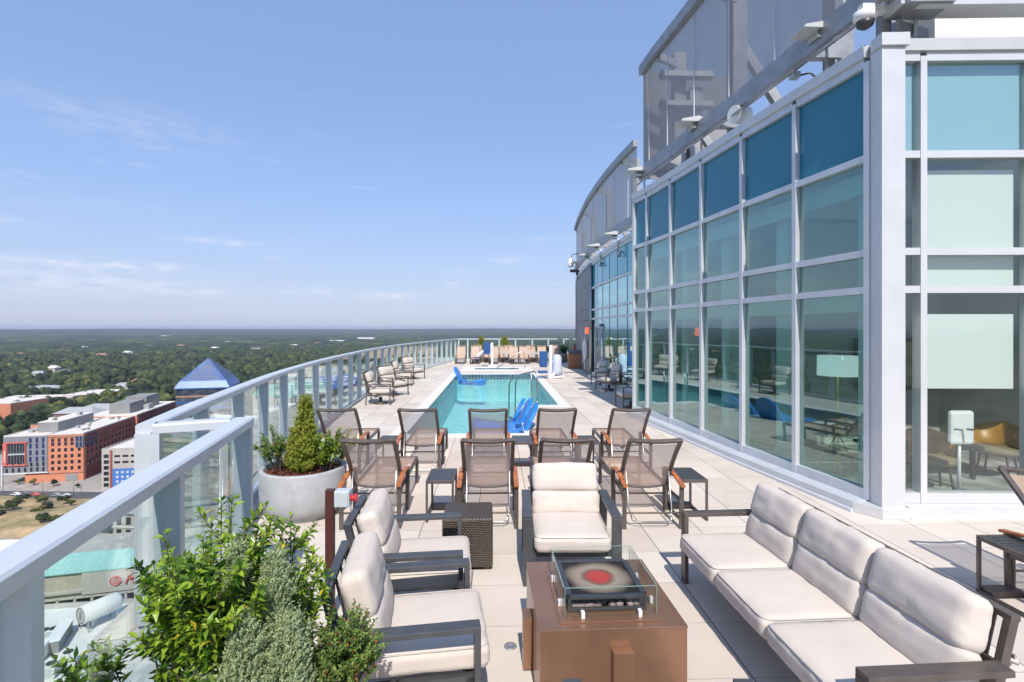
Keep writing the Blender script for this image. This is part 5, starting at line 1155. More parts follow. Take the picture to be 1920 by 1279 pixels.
def mesh_cover():
    m = bpy.data.materials.new('heat_stained_mesh'); m.use_nodes = True; n = m.node_tree.nodes; l = m.node_tree.links; p = n['Principled BSDF']; p.inputs['Roughness'].default_value = .5; p.inputs['Metallic'].default_value = .2
    tc = n.new('ShaderNodeTexCoord'); mpn = n.new('ShaderNodeMapping'); mpn.inputs['Location'].default_value = (.0,.03,0); ln = n.new('ShaderNodeVectorMath'); ln.operation = 'LENGTH'
    sx = n.new('ShaderNodeSeparateXYZ'); cx = n.new('ShaderNodeCombineXYZ'); l.new(tc.outputs['Object'], mpn.inputs[0]); l.new(mpn.outputs[0], sx.inputs[0]); l.new(sx.outputs[0], cx.inputs[0]); l.new(sx.outputs[1], cx.inputs[1])
    nz = n.new('ShaderNodeTexNoise'); nz.inputs['Scale'].default_value = 9; l.new(tc.outputs['Object'], nz.inputs[0]); l.new(cx.outputs[0], ln.inputs[0])
    ad = n.new('ShaderNodeMath'); ad.operation = 'MULTIPLY_ADD'; ad.inputs[1].default_value = .07; l.new(nz.outputs['Fac'], ad.inputs[0]); l.new(ln.outputs['Value'], ad.inputs[2])
    r = n.new('ShaderNodeValToRGB'); e = r.color_ramp.elements; e[0].position = .0; e[0].color = (.62,.08,.07,1); e[1].position = .26; e[1].color = (.03,.026,.024,1)
    for ps_, c in ((.105,(.52,.08,.07,1)),(.125,(.24,.13,.10,1)),(.16,(.42,.35,.28,1)),(.20,(.34,.28,.22,1))): x = e.new(ps_); x.color = c
    l.new(ad.outputs[0], r.inputs[0]); l.new(r.outputs[0], p.inputs['Base Color']); return m
b = MB(); n_ = 46; 
for k in range(n_):
    u = -w2+2*w2*(k+.5)/n_; b.bar((u,gy-w2,zt2+.001), (u,gy+w2,zt2+.001), .0042, .002); b.bar((-w2,gy+u,zt2+.004), (w2,gy+u,zt2+.004), .0042, .002)
obj('mesh_cover', b, mesh_cover(), cage)
b = MB(); b.add([(-.2,gy-.2,.56),(.2,gy-.2,.56),(.2,gy+.2,.56),(-.2,gy+.2,.56)], [(0,1,2,3)]); obj('burner_pan', b, M['black'], FT, fixn=False)
M['lava'] = mat('lava_rock', (.27,.20,.19), .9, 0, 25, .4)
b = MB(); random.seed(5)
for k in range(130):
    s = random.uniform(.014,.028); c = (random.uniform(-.21,.21), gy+random.uniform(-.21,-.02 if k < 80 else .2), .516+s*.6); v, f = I1; b.add([(c[0]+p[0]*s*random.uniform(.8,1.2), c[1]+p[1]*s, c[2]+p[2]*s*.8) for p in v], f)
o = obj('lava_rocks', b, M['lava'], FT); o['kind'] = 'stuff'
b = MB(); b.lathe([(0,.02),(.028,.02),(.03,.0)], 20, (-.10,-.60,0)); 

# wicker side table
WT = thing('wicker_table', 'brown woven wicker cube table between the armchairs', 'side table', W(-.415, 4.87), R(3)-TH)
b = MB(); b.box((0,0,.255), (.46,.46,.45)); obj('body', b, M['wicker'], WT, .02)
b = MB()
for x in (-.17,.17):
    for y in (-.17,.17): b.box((x,y,.017), (.05,.05,.034))
obj('foot', b, M['bronze'], WT)
# brown post with switch box
PT = thing('service_post', 'reddish brown post with a grey switch box and red stop button', 'post', W(-1.385, 3.9), -TH)
b = MB(); b.box((0,0,.49), (.062,.05,.98)); obj('post', b, M['rustpost'], PT, .002)
b = MB(); b.box((.10,-.0,.915), (.115,.09,.125)); bx_ = obj('switch_box', b, M['graybox'], PT, .006); b = MB(); b.box((.10,-.049,.915), (.10,.012,.11)); obj('lid', b, M['graybox'], bx_, .004)
b = MB(); b.tube([(.155,0,.915),(.19,0,.915)], .022, 12); b.tube([(.19,0,.915),(.205,0,.915)], .032, 14); obj('stop_button', b, M['red'], bx_)

# slatted side tables
def side_table(lbl, grp):
    t = thing('side_table', lbl, 'side table', group=grp); w_, dp, h = .32, .52, .475
    b = MB()
    for k in range(9): b.box((0,-dp/2+.029+k*(dp-.058)/8,h-.011), (w_-.05,.046,.016))
    obj('top', b, M['darkmetal'], t, .002)
    b = MB()
    for s in (-1,1):
        x = s*(w_/2-.0125); b.bar((x,-dp/2,h-.018), (x,dp/2,h-.018), .025,.036); b.bar((x,-dp/2+.0125,.013), (x,-dp/2+.0125,h-.036), .025,.025); b.bar((x,dp/2-.0125,.013), (x,dp/2-.0125,h-.036), .025,.025); b.bar((x,-dp/2,.013), (x,dp/2,.013), .025,.026)
    for y in (-dp/2+.0125, dp/2-.0125): b.bar((-w_/2+.025,y,h-.018), (w_/2-.025,y,h-.018), .025,.036)
    b.box((0,dp/2-.06,.03), (w_-.05,.11,.05))
    obj('frame', b, M['bronze'], t, .002); return t
G1 = 'small slatted tables between the loungers'
T0 = side_table('slatted side table in the front row, left of the middle lounger, behind the wicker table', G1); T0.location = W(-.83,6.08); T0.rotation_euler = (0,0,0)
def tbl(xc, d, lb, rz=0): return dup(T0, W(xc,d), rz, lb)
tbl(2.08, 6.12, 'slatted side table at the right end of the front lounger row'); tbl(-1.93, 8.05, 'slatted side table between the two left loungers of the back row')
tbl(.165, 8.05, 'slatted side table right of the middle lounger in the back row'); tbl(1.18, 8.05, 'slatted side table left of the rightmost lounger in the back row'); tbl(4.06, 4.04, 'slatted side table cut by the right edge of the photo', R(0))

# loungers
def chaise(lbl, grp, sling, armm, frm, rec=50):
    t = thing('sun_lounger', lbl, 'lounger', group=grp); hw = .33; L_ = 1.74
    for s in (-1,1):
        x = s*(hw-.016)
        b = MB(); b.bar((x,.016,0), (x,.0,.475), .03,.045, up=(1,0,0)); obj('leg', b, frm, t, .002)
        b = MB(); b.bar((x,.60,.0), (x,.63,.485), .03,.05, up=(1,0,0)); obj('leg', b, frm, t, .002)
        b = MB(); b.bar((s*(hw-.05),L_-.05,.0), (s*(hw-.05),L_-.03,.33), .03,.045, up=(1,0,0)); obj('leg', b, frm, t, .002)
        b = MB(); pts = [(-.05,.485),(.08,.505),(.25,.535),(.42,.545),(.56,.53),(.66,.495)]
        for (ya,za),(yb,zb) in zip(pts[:-1], pts[1:]): b.bar((x,ya-.002,za), (x,yb+.002,zb), .052, .024)
        obj('arm_rest', b, armm, t, .004)
    b = MB()
    for s in (-1,1): b.bar((s*(hw-.055),.30,.345), (s*(hw-.055),L_,.345), .028,.05); b.bar((s*(hw-.016),.0,.30), (s*(hw-.055),.42,.335), .026,.03)
    b.bar((-hw+.055,L_-.012,.345), (hw-.055,L_-.012,.345), .024,.05); b.tube([(-hw+.03,.02,.175),(hw-.03,.02,.175)], .011, 8); b.tube([(-hw+.03,.62,.20),(hw-.03,.62,.20)], .011, 8); b.bar((-hw+.07,1.05,.325), (hw-.07,1.05,.325), .02,.02)
    obj('seat_frame', b, frm, t, .002)
    b = MB(); V = []; ny = 12
    for j in range(ny+1):
        y = .43+(L_-.03-.43)*j/ny; z = .362-.018*math.sin(math.pi*j/ny)
        V += [(-hw+.07,y,z),(0,y,z-.006),(hw-.07,y,z)]
    F = []
    for j in range(ny):
        a = j*3; c = a+3
        for q in (0,1): F += [(a+q,a+q+1,c+q+1,c+q)]
    b.add(V, F, True); obj('seat_sling', b, sling, t)
    yb0, zb0 = .43, .365; ln = .83; an = R(rec); yd, zd = -math.cos(an), math.sin(an)
    b = MB(); P0 = Vector((0,yb0,zb0)); D = Vector((0,yd,zd)); Nn = Vector((0,zd,-yd))
    prof = [P0+D*(ln*k/6)+Nn*(.03*math.sin(k/6*3.0)) for k in range(7)]
    for s in (-1,1):
        for p, q in zip(prof[:-1], prof[1:]): b.bar(p+Vector((s*(hw-.055),0,0)), q+Vector((s*(hw-.055),0,0)), .030,.042, up=(1,0,0))
    top = [prof[-1]+Vector((x,0,0))-D*(.028*(1-(x/(hw-.05))**2)) for x in [(-hw+.05)+(2*hw-.10)*k/8 for k in range(9)]]
    for p, q in zip(top[:-1], top[1:]): b.bar(p, q, .04,.034, up=tuple(D))
    bt = [prof[0]+Vector((x,0,0))-Nn*(.035*(1-(x/(hw-.05))**2)) for x in [(-hw+.05)+(2*hw-.10)*k/8 for k in range(9)]]
    for p, q in zip(bt[:-1], bt[1:]): b.bar(p, q, .02,.02, up=tuple(D))
    bf = obj('backrest', b, frm, t, .002)
    b = MB(); V = []; 
    for k in range(7):
        for x in (-hw+.07,-hw*.4,0,hw*.4,hw-.07):
            sg = .02*(1-(x/hw)**2); V.append(prof[k]+Vector((x,0,0))-Nn*sg-(D*(.045+sg*.8) if k == 6 else Vector()))
    F = [(k*5+i,k*5+i+1,(k+1)*5+i+1,(k+1)*5+i) for k in range(6) for i in range(4)]; b.add(V, F, True); sl = obj('back_sling', b, sling, bf, fixn=False)
    b = MB(); a0 = P0+D*.27; sx = hw-.085
    b.tube([a0+Vector((sx+.03,0,0)), a0+Vector((sx,-.015,0)), Vector((sx-.005,.12,.19)), Vector((sx-.03,.055,.085)), Vector((sx-.075,.04,.065)), Vector((-sx+.075,.04,.065)), Vector((-sx+.03,.055,.085)), Vector((-sx+.005,.12,.19)), a0+Vector((-sx,-.015,0)), a0+Vector((-sx-.03,0,0))], .0085, 8)
    obj('support_bar', b, M['steel'], t); return t
G2 = 'taupe sling loungers with teak arms facing the pool'
CH = chaise('taupe sling lounger in the front row, second from left, behind the wicker table', G2, M['sling'], M['teak'], M['bronze'])
def cloc(px, d): return W((px-960)/960*(d-.09)-.0, d)
CH.location = cloc(914, 5.62); CH.rotation_euler = (0,0,0)
for px, d, rz, lb in [(689.5,5.62,1.0,'leftmost taupe lounger of the front row, behind the left armchairs'),(1063,5.64,-.5,'taupe lounger of the front row mostly hidden by the centre armchair'),(1229,5.62,-1.5,'rightmost taupe lounger of the front row, left of a slatted table'),
    (630,7.72,2,'leftmost taupe lounger of the back row, beside the big conifer planter'),(782,7.72,.5,'second taupe lounger of the back row, at the near left pool corner'),(914.5,7.70,0,'middle taupe lounger of the back row, blue floats seen through it'),(1045,7.72,0,'fourth taupe lounger of the back row, right of the blue pool loungers'),(1184,7.74,-1.5,'rightmost taupe lounger of the back row, towards the glass wall')]:
    dup(CH, cloc(px, d), R(rz), lb)
dup(CH, W(4.48,4.31), R(180)-TH, 'taupe lounger facing the camera, cut by the right edge of the photo')
G3 = 'pale loungers in a row at the far end of the pool'
PC = None
far_l = [(862.6,32.6,'leftmost pale lounger of the far row, next to the curved balustrade'),(889.6,32.6,'second pale lounger from the left in the far row'),(894,33.9,'pale lounger showing behind the second one of the far row'),(914,33.9,'pale lounger behind the white pool lift mast'),(925,32.6,'pale lounger just right of the pool lift mast'),(945,33.9,'pale lounger of the rear line left of the middle'),(962.5,32.6,'pale lounger in the middle of the far row'),(982,32.6,'pale lounger crossed by the spa handrail'),(996,33.9,'pale lounger behind the spa handrail top'),(1016.5,32.6,'second pale lounger from the right in the far row'),(1043.5,34.2,'rightmost pale lounger of the far row beside the blue grey planter'),(953,33.9,'pale lounger of the rear line right of the middle')]
for i, (px, d, lb) in enumerate(far_l):
    if PC is None: PC = chaise(lb, G3, M['sling_pale'], M['bronze'], M['bronze'], 62); PC.location = W(X_(px,d), d+1.1-1.1); PC.rotation_euler = (0,0,R(180)); o = PC
    else: o = dup(PC, W(X_(px,d), d), R(180+random.uniform(-2,2)), lb)
    o.location = W(X_(px, d), d+.9)

# small cushioned club chairs along the balustrade and in the shade
def club(lbl, grp):
    t = thing('club_chair', lbl, 'armchair', group=grp); hw = .36; fr_ = M['bronze']
    for s in (-1,1):
        x = s*hw; b = MB(); b.bar((x,.33,0),(x,.33,.60),.03,.03); obj('leg', b, fr_, t, .002); b = MB(); b.bar((x,-.36,0),(x,-.30,.60),.03,.03); obj('leg', b, fr_, t, .002)
        b = MB(); b.bar((x,-.34,.61),(x,.36,.61),.05,.025); obj('armrest', b, fr_, t, .003)
    b = MB(); b.bar((-hw+.02,.30,.30),(hw-.02,.30,.30),.03,.04); b.bar((-hw+.02,-.28,.28),(hw-.02,-.28,.28),.03,.04)
    for s in (-1,1): b.bar((s*(hw-.03),-.3,.28),(s*(hw-.03),.32,.30),.03,.04)
    obj('seat_frame', b, fr_, t)
    b = MB()
    for s in (-1,1): b.bar((s*.29,-.28,.3),(s*.29,-.46,.93),.03,.03)
    for k in range(5): b.bar((-.2+k*.1,-.28,.3),(-.2+k*.1,-.46,.93),.016,.016)
    b.bar((-.3,-.46,.94),(.3,-.46,.94),.03,.03); obj('back_frame', b, fr_, t)
    b = MB(); b.lathe([(.0,.2),(.05,.2),(.05,.07),(.20,.05),(.22,.01),(0,.01)], 16); b.bar((-.22,-.1,.24),(.22,-.1,.24),.12,.05); obj('swivel_base', b, fr_, t)
    obj('seat_cushion', cushion((0,.03,.39), (.63,.62,.13), .05, .02, 2, 3, n=8), M['cushion'], t, fixn=False)
    obj('back_pillow', cushion((0,-.24,.55), (.60,.13,.22), .05, .03, 1, 4, RX(16), n=8), M['cushion'], t, fixn=False)
    obj('back_pillow', cushion((0,-.31,.80), (.60,.14,.28), .05, .035, 1, 6, RX(18), n=8), M['cushion'], t, fixn=False); return t
G4 = 'cushioned club chairs along the curved balustrade'
CL = club('nearest club chair along the balustrade, facing the pool', G4); place(CL, X_(712,15.0), 15.1, 4)
def clubat(px, d, face, lb, g=G4): c = dup(CL, (0,0,0), 0, lb, g); place(c, X_(px, d), d, face); return c
clubat(737, 17.0, -32, 'second club chair along the balustrade, turned to the camera'); clubat(757, 20.0, 4, 'third club chair along the balustrade, facing the pool'); clubat(775, 22.6, -32, 'furthest club chair along the balustrade, turned to the camera')
G5 = 'cushioned club chairs in the shade of the glass wing'
clubat(1142, 18.4, 200, 'club chair in the shade facing left across the pool', G5); clubat(1131, 20.3, 235, 'club chair in the shade behind the first, turned to the camera', G5)
clubat(1183, 14.3, 185, 'club chair partly hidden by the end of the pavilion', G5)

# blue pool loungers
def pool_lounger(lbl):
    t = thing('pool_lounger', lbl, 'pool lounger', group='blue moulded loungers in the pool'); w_ = .36
    sec = [(-.78,-.02),(-.70,.06),(-.35,.0),(0,-.06),(.25,.0),(.42,.10),(.40,-.16),(-.74,-.20)]
    b = MB(); b.sweep(sec, (0,-w_,0), (0,w_,0), (1,0,0), (0,0,1)); obj('seat', b, M['blueplas'], t, .035)
    b = MB(); out = [(-w_,0),(-w_*.98,.30),(-w_*.8,.52),(-w_*.4,.64),(0,.67),(w_*.4,.64),(w_*.8,.52),(w_*.98,.30),(w_,0)]; ax = Vector((.42,0,.90)).normalized(); o_ = Vector((.30,0,.0)); V = []
    for s in (0,.09): V += [o_+Vector((s,u,0))+ax*v for u, v in out]
    n_ = len(out); b.add(V, [tuple(range(n_)), tuple(range(n_, 2*n_))[::-1]]+[(i,(i+1)%n_,n_+(i+1)%n_,n_+i) for i in range(n_)]); obj('backrest', b, M['blueplas'], t, .025)
    b = MB()
    for y in (-w_-.005, w_+.005): b.tube([(.26,y*.98,.02),(.26,y*1.06,.02)], .05, 12)
    obj('hinge', b, M['bluefab'], t); return t
z_ = -.07
L1 = pool_lounger('nearest blue pool lounger at the right pool edge, behind the back row'); L1.location = (.28,11.35,z_+.02)
dup(L1, (.22,12.25,z_), R(3), 'middle blue pool lounger at the right pool edge'); dup(L1, (.10,13.25,z_-.12), R(-4), 'furthest of the three blue pool loungers at the right edge')
dup(L1, (-1.22,22.9,z_-.02), R(172), 'single blue pool lounger at the far left pool corner')
# handrails
b = MB()
t = thing('pool_handrail', 'pair of stainless handrails at the right hand pool steps', 'handrail', (1.02, 14.95, 0))
for k, dy in enumerate((0,.62)):
    b = MB(); b.tube([(0,-.25+dy*0,0),(0,-.25,.55),(0-.0,-.22,.86),(-.08,-.12,.92),(-.5,.35,.78),(-.62,.5,.55),(-.64,.55,-.5)], .022, 10); b.lathe([(.05,0),(.05,.012),(.03,.03),(0,.03)], 14, (0,-.25,.012)); o = obj('rail', b, M['steel'], t); o.location = (dy*.35, dy, 0)
t = thing('spa_handrail', 'slanting stainless handrail rising out of the spa', 'handrail', (.55, 28.2, 0)); b = MB(); b.tube([(-.55,0,-.6),(-.5,0,.05),(.8,.1,.95),(1.0,.12,.9),(1.05,.12,0)], .022, 8); obj('rail', b, M['steel'], t)
# pool lifts
t = thing('pool_lift', 'white pool lift with a blue seat on its arm at the spa', 'pool lift', W(X_(922,29.6), 30.2)); b = MB(); b.tube([(0,0,0),(0,0,1.4)], .07, 12); b.box((0,0,.03), (.5,.5,.06)); obj('mast', b, M['white'], t, .01)
b = MB(); b.bar((0,0,1.3), (-.9,-.3,.62), .08,.12); b.bar((0,-.0,.75), (-.55,-.2,.95), .06,.06); obj('arm', b, M['white'], t, .01)
b = MB(); b.box((-.30,-.25,1.1), (.40,.10,.65)); b.box((-.35,-.45,.78), (.42,.45,.08)); b.box((-.9,-.5,.55), (.35,.2,.06)); obj('seat', b, M['bluefab'], t, .02)
t = thing('covered_pool_lift', 'pool lift under a pale blue cover with a blue seat beside it', 'pool lift', W(X_(1038,22.9), 22.9))
prof = [(.40,.16),(.40,.35),(.38,.65),(.34,.90),(.24,1.04),(0,1.07)]; b = MB(); b.lathe(prof, 22, (.26,0,0), wob=.12); b.xf(Matrix.Diagonal((.58,.62,1,1))); obj('cover', b, M['bluecover'], t)
b = MB(); b.box((-.12,.1,.75), (.14,.14,1.45)); b.bar((-.3,-.1,.05), (.4,.1,.09), .5,.1); b.bar((-.1,-.3,.10), (.15,0,.4), .12,.12); obj('mast', b, M['white'], t, .02)
b = MB(); b.box((-.45,.05,.85), (.36,.12,.72)); b.box((-.5,-.15,.30), (.42,.40,.10)); obj('seat', b, M['bluefab'], t, .03)
# towel bin
t = thing('towel_bin', 'tan wicker towel bin with a rounded grey lid beside the slate wall', 'bin', W(X_(1080,28.3), 28.8), R(-10)); b = MB(); b.add([(-.36,-.38,.03),(.36,-.38,.03),(.36,.38,.03),(-.36,.38,.03),(-.42,-.44,.80),(.42,-.44,.80),(.42,.44,.86),(-.42,.44,.86)], [(0,1,2,3),(4,5,6,7),(0,1,5,4),(1,2,6,5),(2,3,7,6),(3,0,4,7)])
M['tanw'] = brickpat('tan_wicker', (.34,.17,.08), (.42,.22,.11), (.15,.07,.03), .08, .04, .006, .6); obj('body', b, M['tanw'], t, .02); b = MB(); b.sweep([(-.45,.80),(.45,.87),(.36,.98),(0,1.02),(-.40,.93)], (-.44,0,0), (.44,0,0), (0,1,0), (0,0,1)); obj('lid', b, M['bronze'], t, .02)
t = thing('fire_extinguisher', 'red fire extinguisher at the far end of the slate wall', 'fire extinguisher', W(X_(1078,34.4), 34.4)); b = MB(); b.lathe([(.09,0),(.10,.05),(.10,.5),(.05,.6),(.02,.62),(0,.62)], 14, (0,0,.5)); obj('cylinder', b, M['red'], t); b = MB(); b.tube([(0,0,1.12),(.1,0,1.16)], .02, 6); b.box((0,.06,.6), (.1,.05,1.2)); obj('bracket', b, M['black'], t)

# inside the pavilion
t = thing('floor_lamp', 'floor lamp with a white drum shade standing inside the glass', 'lamp', W(X_(1571,7.7), 7.7)); b = MB(); b.lathe([(.275,1.50),(.27,1.80)], 32); M['lampshade'] = mat('glowing_shade_fabric', (.8,.8,.78), .8); M['lampshade'].node_tree.nodes['Principled BSDF'].inputs['Emission Color'].default_value = (.9,.95,1,1); M['lampshade'].node_tree.nodes['Principled BSDF'].inputs['Emission Strength'].default_value = .45  # glow added so the shade shows bright in the dim room
sh = obj('lamp_shade', b, M['lampshade'], t); m = sh.modifiers.new('thickness','SOLIDIFY'); m.thickness = .006
b = MB(); b.tube([(0,0,.6),(0,0,1.7)], .014, 8)
for k in range(3): a = k*2.1; b.tube([(0,0,.65),(.3*math.cos(a),.3*math.sin(a),.03)], .012, 6)
M['brass'] = mat('brass', (.55,.45,.12), .35, .8); obj('stand', b, M['brass'], t)
t = thing('emergency_light', 'orange red emergency light with two white heads hanging inside the glass', 'emergency light', W(X_(1313,10.6), 10.6, Z_(622,10.6))); b = MB(); b.box((0,0,0), (.22,.06,.17)); obj('casing', b, M['red_glow'], t, .01); b = MB(); b.tube([(-.15,0,.03),(-.11,-.02,.03)], .03, 8); b.tube([(.11,0,.03),(.15,-.02,.03)], .03, 8); b.bar((0,0,.08),(0,0,2.0),.015,.015); obj('lamp_head', b, M['white'], t)
t = thing('wall_panel_stand', 'white rounded device panel on a slim stand inside the right window', 'stand', W(X_(1801,6.35), 6.35)); b = MB(); b.box((0,0,.98), (.31,.07,.42)); obj('panel', b, M['white'], t, .05); b = MB(); b.tube([(0,.02,.03),(0,.02,.85)], .02, 10); b.lathe([(.14,0),(.14,.02),(0,.03)], 20, (0,.02,.03)); obj('pole', b, M['alu_white'], t); b = MB(); b.tube([(-.12,-.045,.97),(-.02,-.05,.965),(.0,-.05,.8)], .005, 5); b.tube([(.04,-.045,.97),(.14,-.05,.965)], .006, 5); obj('cable', b, M['black'], t)
t = thing('framed_picture', 'wide dark framed landscape picture on the wall inside the right window', 'picture', W(7.4,9.6,1.55)); b = MB()
for s in (-1,1): b.box((s*.95,0,0), (.07,.05,.9)); b.box((0,0,s*.45), (1.97,.05,.07))
obj('frame', b, M['black'], t); b = MB(); b.box((0,.015,0), (1.84,.01,.84)); M['art'] = mat('painted_landscape', (.10,.11,.05), .6, 0, 2.5, .3, two=(.45,.40,.26), detail=6); obj('canvas', b, M['art'], t)
M['amber'] = mat('amber_leather', (.42,.20,.035), .4, 0, 6, .2); M['olive'] = mat('olive_fabric', (.22,.17,.10), .8)
def tub(xc, d, rz, lb):
    t = thing('tub_chair', lb, 'chair', W(xc, d, .03), R(rz), 'amber chairs inside the right window'); b = MB(); V = []; n_ = 14
    for r_, z0, z1 in ((.30,.38,.80),(.25,.38,.80)):
        for k in range(n_+1): a = R(200)*k/n_+R(170); V += [(r_*math.cos(a),r_*math.sin(a),z0),(r_*math.cos(a)*1.08,r_*math.sin(a)*1.08,z1-.15*abs(k-n_/2)/(n_/2))]
    m_ = (n_+1)*2; F = []
    for k in range(n_): a = 2*k; F += [(a,a+2,a+3,a+1),(m_+a,m_+a+1,m_+a+3,m_+a+2),(a+1,a+3,m_+a+3,m_+a+1)]
    b.add(V, F, True); obj('backrest', b, M['amber'], t); b = MB(); b.lathe([(0,.36),(.27,.36),(.29,.40),(.27,.45),(0,.46)], 20); obj('seat', b, M['olive'], t)
    for k in range(4): b = MB(); a = k*math.pi/2+.78; b.tube([(.2*math.cos(a),.2*math.sin(a),.37),(.27*math.cos(a),.27*math.sin(a),0)], .014, 6); obj('leg', b, M['black'], t)
tub(5.68, 6.95, 160, 'amber tub chair left of the white device panel'); tub(7.1, 7.5, 120, 'amber tub chair right of the white device panel')
t = thing('low_table', 'dark low table behind the chairs inside the right window', 'table', W(6.0,7.6,.03)); b = MB(); b.box((0,0,.46), (1.5,.6,.05)); obj('tabletop', b, M['black'], t, .005); b = MB()
for x in (-.65,.65):
    for y in (-.22,.22): b.box((x,y,.22), (.05,.05,.44))
obj('leg', b, M['black'], t)
# ------------------------------------------------------------------ planters and plants
POTM = None
def pot(xc, d, lb, r=.49, h=.56, m='concrete', grp=None, cat='planter'):
    global POTM
    t = thing('planter_bowl', lb, cat, W(xc, d), random.uniform(0, 6), grp)
    b = MB(); b.lathe([(r*.76,0),(r*.77,.02),(r*.77,.05),(r*.84,.06),(r*.93,.10),(r*.985,.18),(r,.28),(r,h-.02),(r*.985,h),(r*.90,h),(r*.885,h-.02),(r*.87,h-.10),(0,h-.10)], 48); obj('bowl', b, M[m], t, fixn=False)
    b = MB(); b.lathe([(0,h-.055),(r*.5,h-.05),(r*.875,h-.075)], 24); s = obj('soil', b, M['soil'], t, fixn=False)
    b = MB()
    for k in range(int(1500*(r/.49)**2)):
        a = random.uniform(0,6.28); q = r*.86*math.sqrt(random.random()); c = Vector((q*math.cos(a), q*math.sin(a), h-.05+random.uniform(-.01,.02))); u = Vector((random.gauss(0,1),random.gauss(0,1),random.gauss(0,.35))).normalized(); v = u.cross(Vector((random.gauss(0,.4),random.gauss(0,.4),1))).normalized(); l_ = random.uniform(.012,.03); w_ = random.uniform(.004,.009)
        b.add([c-u*l_-v*w_, c+u*l_-v*w_*.6, c+u*l_*.8+v*w_, c-u*l_*.9+v*w_], [(0,1,2,3)])
    mm = obj('mulch', b, M['mulch'], t, fixn=False); mm['kind'] = 'stuff'; return t
def leaf(mb, p, dr, ln, wd, droop=.2):
    dr = dr.normalized(); s = dr.cross(Vector((random.gauss(0,.3),random.gauss(0,.3),1))).normalized(); n_ = s.cross(dr).normalized()
    m_ = p+dr*ln*.5+n_*ln*.02; tip = p+dr*ln-n_*ln*droop
    l_ = p+dr*ln*.45+s*wd+n_*wd*.35; r_ = p+dr*ln*.45-s*wd+n_*wd*.35
    mb.add([p, l_, m_, r_, tip], [(0,2,1),(0,3,2),(1,2,4),(2,3,4)], False)
def shrub(nm, lb, loc, stems, ht, spread, ll, wd, per, m, seed, cat='shrub', lean=(0,0), grp=None, side=2, low=.12):
    random.seed(seed); t = thing(nm, lb, cat, loc, 0, grp); st = MB(); lf = MB()
    for k in range(stems):
        a = random.uniform(0, 6.28); sp = spread*math.sqrt(random.random()); h = ht*random.uniform(.62,1.0)*(1-.25*(sp/spread)**2); base = Vector((math.cos(a)*sp*.25, math.sin(a)*sp*.25, 0)); tip = Vector((math.cos(a)*sp+lean[0], math.sin(a)*sp+lean[1], h)); mid = base.lerp(tip,.5)+Vector((random.uniform(-.04,.04),random.uniform(-.04,.04),h*.12))
        pts = [base.lerp(mid, u).lerp(mid.lerp(tip, u), u) for u in [q/10 for q in range(11)]]; st.tube(pts, [.006*(1-q*.07) for q in range(11)], 5, cap=False)
        brs = [(pts, 1.0)]
        for q in range(side):
            i = random.randint(4, 8); a2 = random.uniform(0, 6.28); e = pts[i]+Vector((math.cos(a2)*h*.16, math.sin(a2)*h*.16, h*.17)); bp = [pts[i].lerp(e, u/5) for u in range(6)]; st.tube(bp, .0028, 4, cap=False); brs.append((bp, .5))
        for bp, fr_ in brs:
            n_ = int(per*fr_)
            for q in range(n_):
                u = (low if fr_ == 1 else .1)+(1-low)*q/max(1,n_-1); u = min(u, .999); f = u*(len(bp)-1); i = int(f); p = bp[i].lerp(bp[i+1], f-i); ax = (bp[i+1]-bp[i]).normalized(); ph = q*2.4+random.uniform(-.4,.4); o1 = ax.orthogonal().normalized(); d_ = (o1*math.cos(ph)+ax.cross(o1)*math.sin(ph))*1.0+ax*random.uniform(.3,1.1)
                leaf(lf, p, d_, ll*random.uniform(.65,1.15), wd*random.uniform(.8,1.15), random.uniform(0,.3))
    obj('stems', st, M['bark'], t, fixn=False); obj('foliage', lf, M[m], t, fixn=False); return t
def juniper(nm, lb, loc, cones, n, m, seed, nl=.022, cat='conifer', grp=None):
    random.seed(seed); t = thing(nm, lb, cat, loc, 0, grp); st = MB(); lf = MB()
    for (cx, cy, h, r) in cones:
        st.tube([(cx*.4,cy*.4,0),(cx,cy,h*.5),(cx,cy,h*.9)], [.012,.008,.003], 6)
        for k in range(n):
            u = random.random()**.8; z = .04+h*.97*u; rr = r*(1-u)**.62*(1-.35*max(0,.15-u)/.15)*random.uniform(.4,1.08 if random.random() < .85 else 1.4)*(1+.38*noise.noise(Vector((cx*9+z*9, 0, seed)))); a = random.uniform(0,6.28); rr *= 1+.5*noise.noise(Vector((math.cos(a)*1.6, math.sin(a)*1.6+cx*5, z*11+seed))); o_ = Vector((math.cos(a),math.sin(a),0)); p = Vector((cx,cy,z))+o_*rr
            dr = (o_*random.uniform(.25,.8)+Vector((0,0,1))+Vector((random.gauss(0,.25),random.gauss(0,.25),0))).normalized(); L_ = random.uniform(.03,.06)*(nl/.022); s1_ = dr.orthogonal().normalized(); s2_ = dr.cross(s1_)
            for q in range(7):
                f = q/7; ph = q*2.2+k; w_ = (s1_*math.cos(ph)+s2_*math.sin(ph)); b0 = p+dr*L_*f; tp = b0+(w_*.8+dr*.9)*nl*.55; sd = dr.cross(w_)*nl*.16
                lf.add([b0-sd, b0+sd, tp], [(0,1,2)])
    obj('stems', st, M['bark'], t, fixn=False); obj('foliage', lf, M[m], t, fixn=False); return t
pot(-1.10, 2.16, 'round concrete planter at the bottom edge, full of shrubs, behind the near armchair')
zs = .50
shrub('broadleaf_shrub', 'tall glossy leaved green shrub with a few yellow leaves, left in the foreground planter', W(-1.27,2.20,zs), 50, 1.0, .33, .052, .0105, 66, 'leaf', 1, lean=(.02,.0), side=3)
shrub('broadleaf_shrub', 'thin upright leafy stems behind the silver conifer in the foreground planter', W(-1.05,2.38,zs), 14, .98, .20, .048, .0105, 46, 'leaf', 2, side=2, low=.2)
